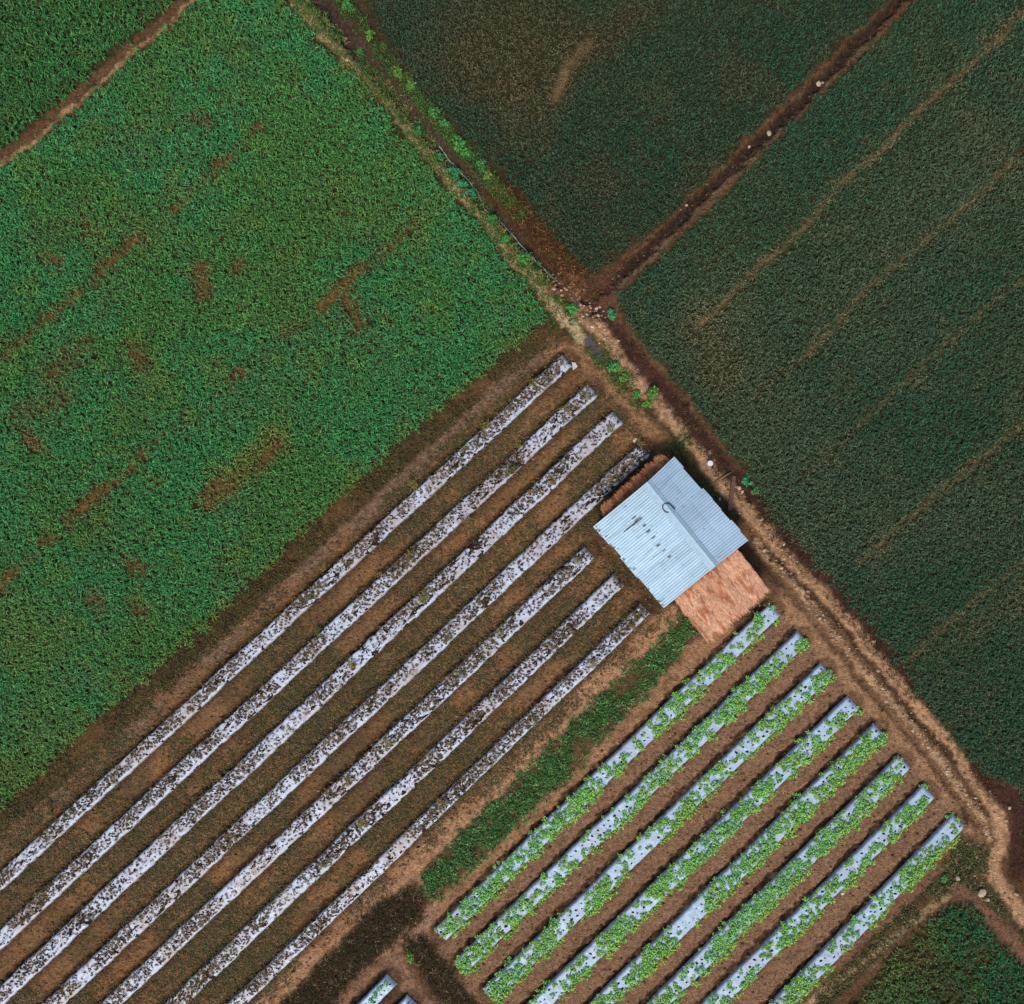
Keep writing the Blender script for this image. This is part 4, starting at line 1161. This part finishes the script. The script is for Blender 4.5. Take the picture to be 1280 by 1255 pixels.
for k, (px, py, r, lb) in enumerate(STONES):
    stone(px, py, r, lb, 400 + k)

# lidded bucket
x, y = W((886, 579.5)); zb = float(gz(x, y)) - 0.01
bk = bpy.data.objects.new("bucket", None); COL.objects.link(bk); bk.location = (x, y, zb)
tag(bk, "small white bucket standing beside the track behind the hut", "bucket")
m = MB(); m.tube([(0, 0, 0), (0, 0, 0.30)], [0.13, 0.16], 24); m.build("body", M_WHITE, bk, smooth=False)
m = MB(); m.tube([(0, 0, 0.302), (0, 0, 0.33), (0, 0, 0.345)], [0.178, 0.178, 0.16], 24); m.build("lid", M_WHITE, bk)
m = MB(); m.tube([(0.185 * math.cos(a_), 0.185 * math.sin(a_), 0.28 - 0.10 * math.sin(a_)) for a_ in np.linspace(0, math.pi, 12)], 0.008, 6); m.build("handle", M_HOSE, bk, smooth=True)

# plank and bamboo pole across the track
p0 = W((917.5, 595)); p1 = W((910, 638))
a_ = np.array([*p0, float(gz(*p0)) + 0.10]); b_ = np.array([*p1, float(gz(*p1)) + 0.42])
dd = b_ - a_; Lp = np.linalg.norm(dd); dd /= Lp; nn = np.cross((0, 0, 1), dd); nn /= np.linalg.norm(nn); uu_ = np.cross(dd, nn)
m = MB(); o_ = (a_ + b_) / 2
seg = 8
vs_ = []
for k in range(seg + 1):
    t = k / seg; c_ = (t - 0.5) * Lp * dd; w_ = 0.10 + 0.05 * t + 0.008 * math.sin(5 * t)
    vs_ += [c_ - nn * w_ + uu_ * .025, c_ + nn * w_ + uu_ * .025, c_ + nn * w_ - uu_ * .025, c_ - nn * w_ - uu_ * .025]
fs_ = [(0, 3, 2, 1), (seg * 4, seg * 4 + 1, seg * 4 + 2, seg * 4 + 3)]
for k in range(seg):
    for q in range(4):
        fs_.append((k * 4 + q, k * 4 + (q + 1) % 4, (k + 1) * 4 + (q + 1) % 4, (k + 1) * 4 + q))
m.add(vs_, fs_)
tag(m.build("wooden_plank", M_WOOD, None, o_), "reddish brown plank lying across the dirt track beside the hut", "plank")
p0 = W((886, 607)); p1 = W((914, 590)); m = MB()
q0 = np.array([*p0, float(gz(*p0)) + 0.08]); q1 = np.array([*p1, float(gz(*p1)) + 0.12])
m.tube([q0 - q0, (q1 - q0) * 0.33 + (0, 0, .02), (q1 - q0) * 0.66 + (0, 0, .02), q1 - q0], [0.045, 0.042, 0.038, 0.033], 8)
tag(m.build("bamboo_pole", M_BAMBOO, None, q0, True), "thin bamboo pole lying across the track above the plank", "pole")


# scraps of torn film
def scrap(px, py, s, label, seed):
    rr = np.random.default_rng(seed)
    n_ = 9
    u, v = np.meshgrid(np.linspace(-1, 1, n_), np.linspace(-1, 1, n_), indexing='ij')
    x, y = W((px, py))
    V = np.stack([u * s * (1 + .3 * v), v * s * 0.7 * (1 - .2 * u), 0.05 + 0.10 * s * fbm(u * 2 + seed, v * 2, 1.5, seed, 3)], -1).reshape(-1, 3)
    V[:, :2] += rr.normal(0, s * 0.04, (n_ * n_, 2))
    ii = np.arange(n_ * n_).reshape(n_, n_)
    F = np.stack([ii[:-1, :-1], ii[1:, :-1], ii[1:, 1:], ii[:-1, 1:]], -1).reshape(-1, 4)
    me = mesh_np("film_scrap", V, F, M_FILM, np.broadcast_to(S(214, 206, 190), V.shape), True)
    o = link("film_scrap", me, None, (x, y, float(gz(x, y)) + 0.02)); o.rotation_euler = (0, 0, rr.uniform(0, 6))
    tag(o, label, "plastic scrap", "scraps of torn film")


scrap(718, 457, 0.2, "white scrap of film by the top end of the first withered bed", 1)
scrap(793, 550, 0.14, "cream scrap of film just above the fourth withered bed's end", 2)
scrap(1053, 1117, 0.10, "tiny white scrap on the soil below the seventh green bed", 3)


def pebbles(name, label, pts, rmin, rmax, cols):
    a, b = pts
    x = (a - 640) / PPM; y = (627.5 - b) / PPM
    n = len(a)
    oc = np.array([[1, 0, 0], [0, 1, 0], [-1, 0, 0], [0, -1, 0], [.1, .1, 1], [0, 0, -1.0]])
    R = rng.uniform(rmin, rmax, n) * rng.choice([1, 1, 1, 1.8], n)
    th = rng.uniform(0, 6.28, n)
    Q = oc[None] * (1 + rng.uniform(-.35, .35, (n, 6, 1)))
    c, s_ = np.cos(th)[:, None], np.sin(th)[:, None]
    V = np.stack([(Q[..., 0] * c - Q[..., 1] * s_) * R[:, None] * 1.3 + x[:, None], (Q[..., 0] * s_ + Q[..., 1] * c) * R[:, None] + y[:, None], Q[..., 2] * R[:, None] * 0.7 + gz(x, y)[:, None] + R[:, None] * 0.2], -1).reshape(-1, 3)
    f = np.array([[0, 1, 4], [1, 2, 4], [2, 3, 4], [3, 0, 4], [1, 0, 5], [2, 1, 5], [3, 2, 5], [0, 3, 5]])
    F = ((np.arange(n) * 6)[:, None, None] + f[None]).reshape(-1, 3)
    C_ = np.repeat(np.asarray(cols)[rng.integers(0, len(cols), n)] * rng.uniform(0.7, 1.15, n)[:, None], 6, 0)
    tag(link(name, mesh_np(name, V, F, M_DRY, C_)), label, "gravel", None, 'stuff')


pebbles("gravel", "pale stones and broken clods along the wheel ruts and ditch crossing",
        cat_pts(scatter_line(PALE_TRACK, 5, 0.2)[:2], keep(scatter_line(TRACK, 11, 0.35)[:2], 0.5), keep(scatter_line([(700, 350), (735, 385), (750, 400)], 14, 0.22)[:2], 0.7), keep(scatter_line(DITCH_2[3:], 7, 0.3)[:2], 0.2),
                keep(scatter_line([(1212, 1050), (1222, 1080), (1230, 1115)], 10, 0.3)[:2], 0.6)), 0.025, 0.07, [S(190, 152, 116), S(168, 130, 96), S(140, 104, 76), S(204, 178, 148)])
pebbles("soil_clods", "loose brown clods of soil lying in the furrows and on the paths",
        cat_pts(keep(in_poly(blockL, 0.22), 0.6), keep(in_poly(blockR, 0.3), 0.5), keep(scatter_line(L1_PATH, 14, 0.24)[:2], 0.5), keep(scatter_line(INNER_PATH, 14, 0.24)[:2], 0.5)), 0.025, 0.06, [S(128, 92, 62), S(116, 84, 58), S(146, 108, 78), S(104, 76, 54)])
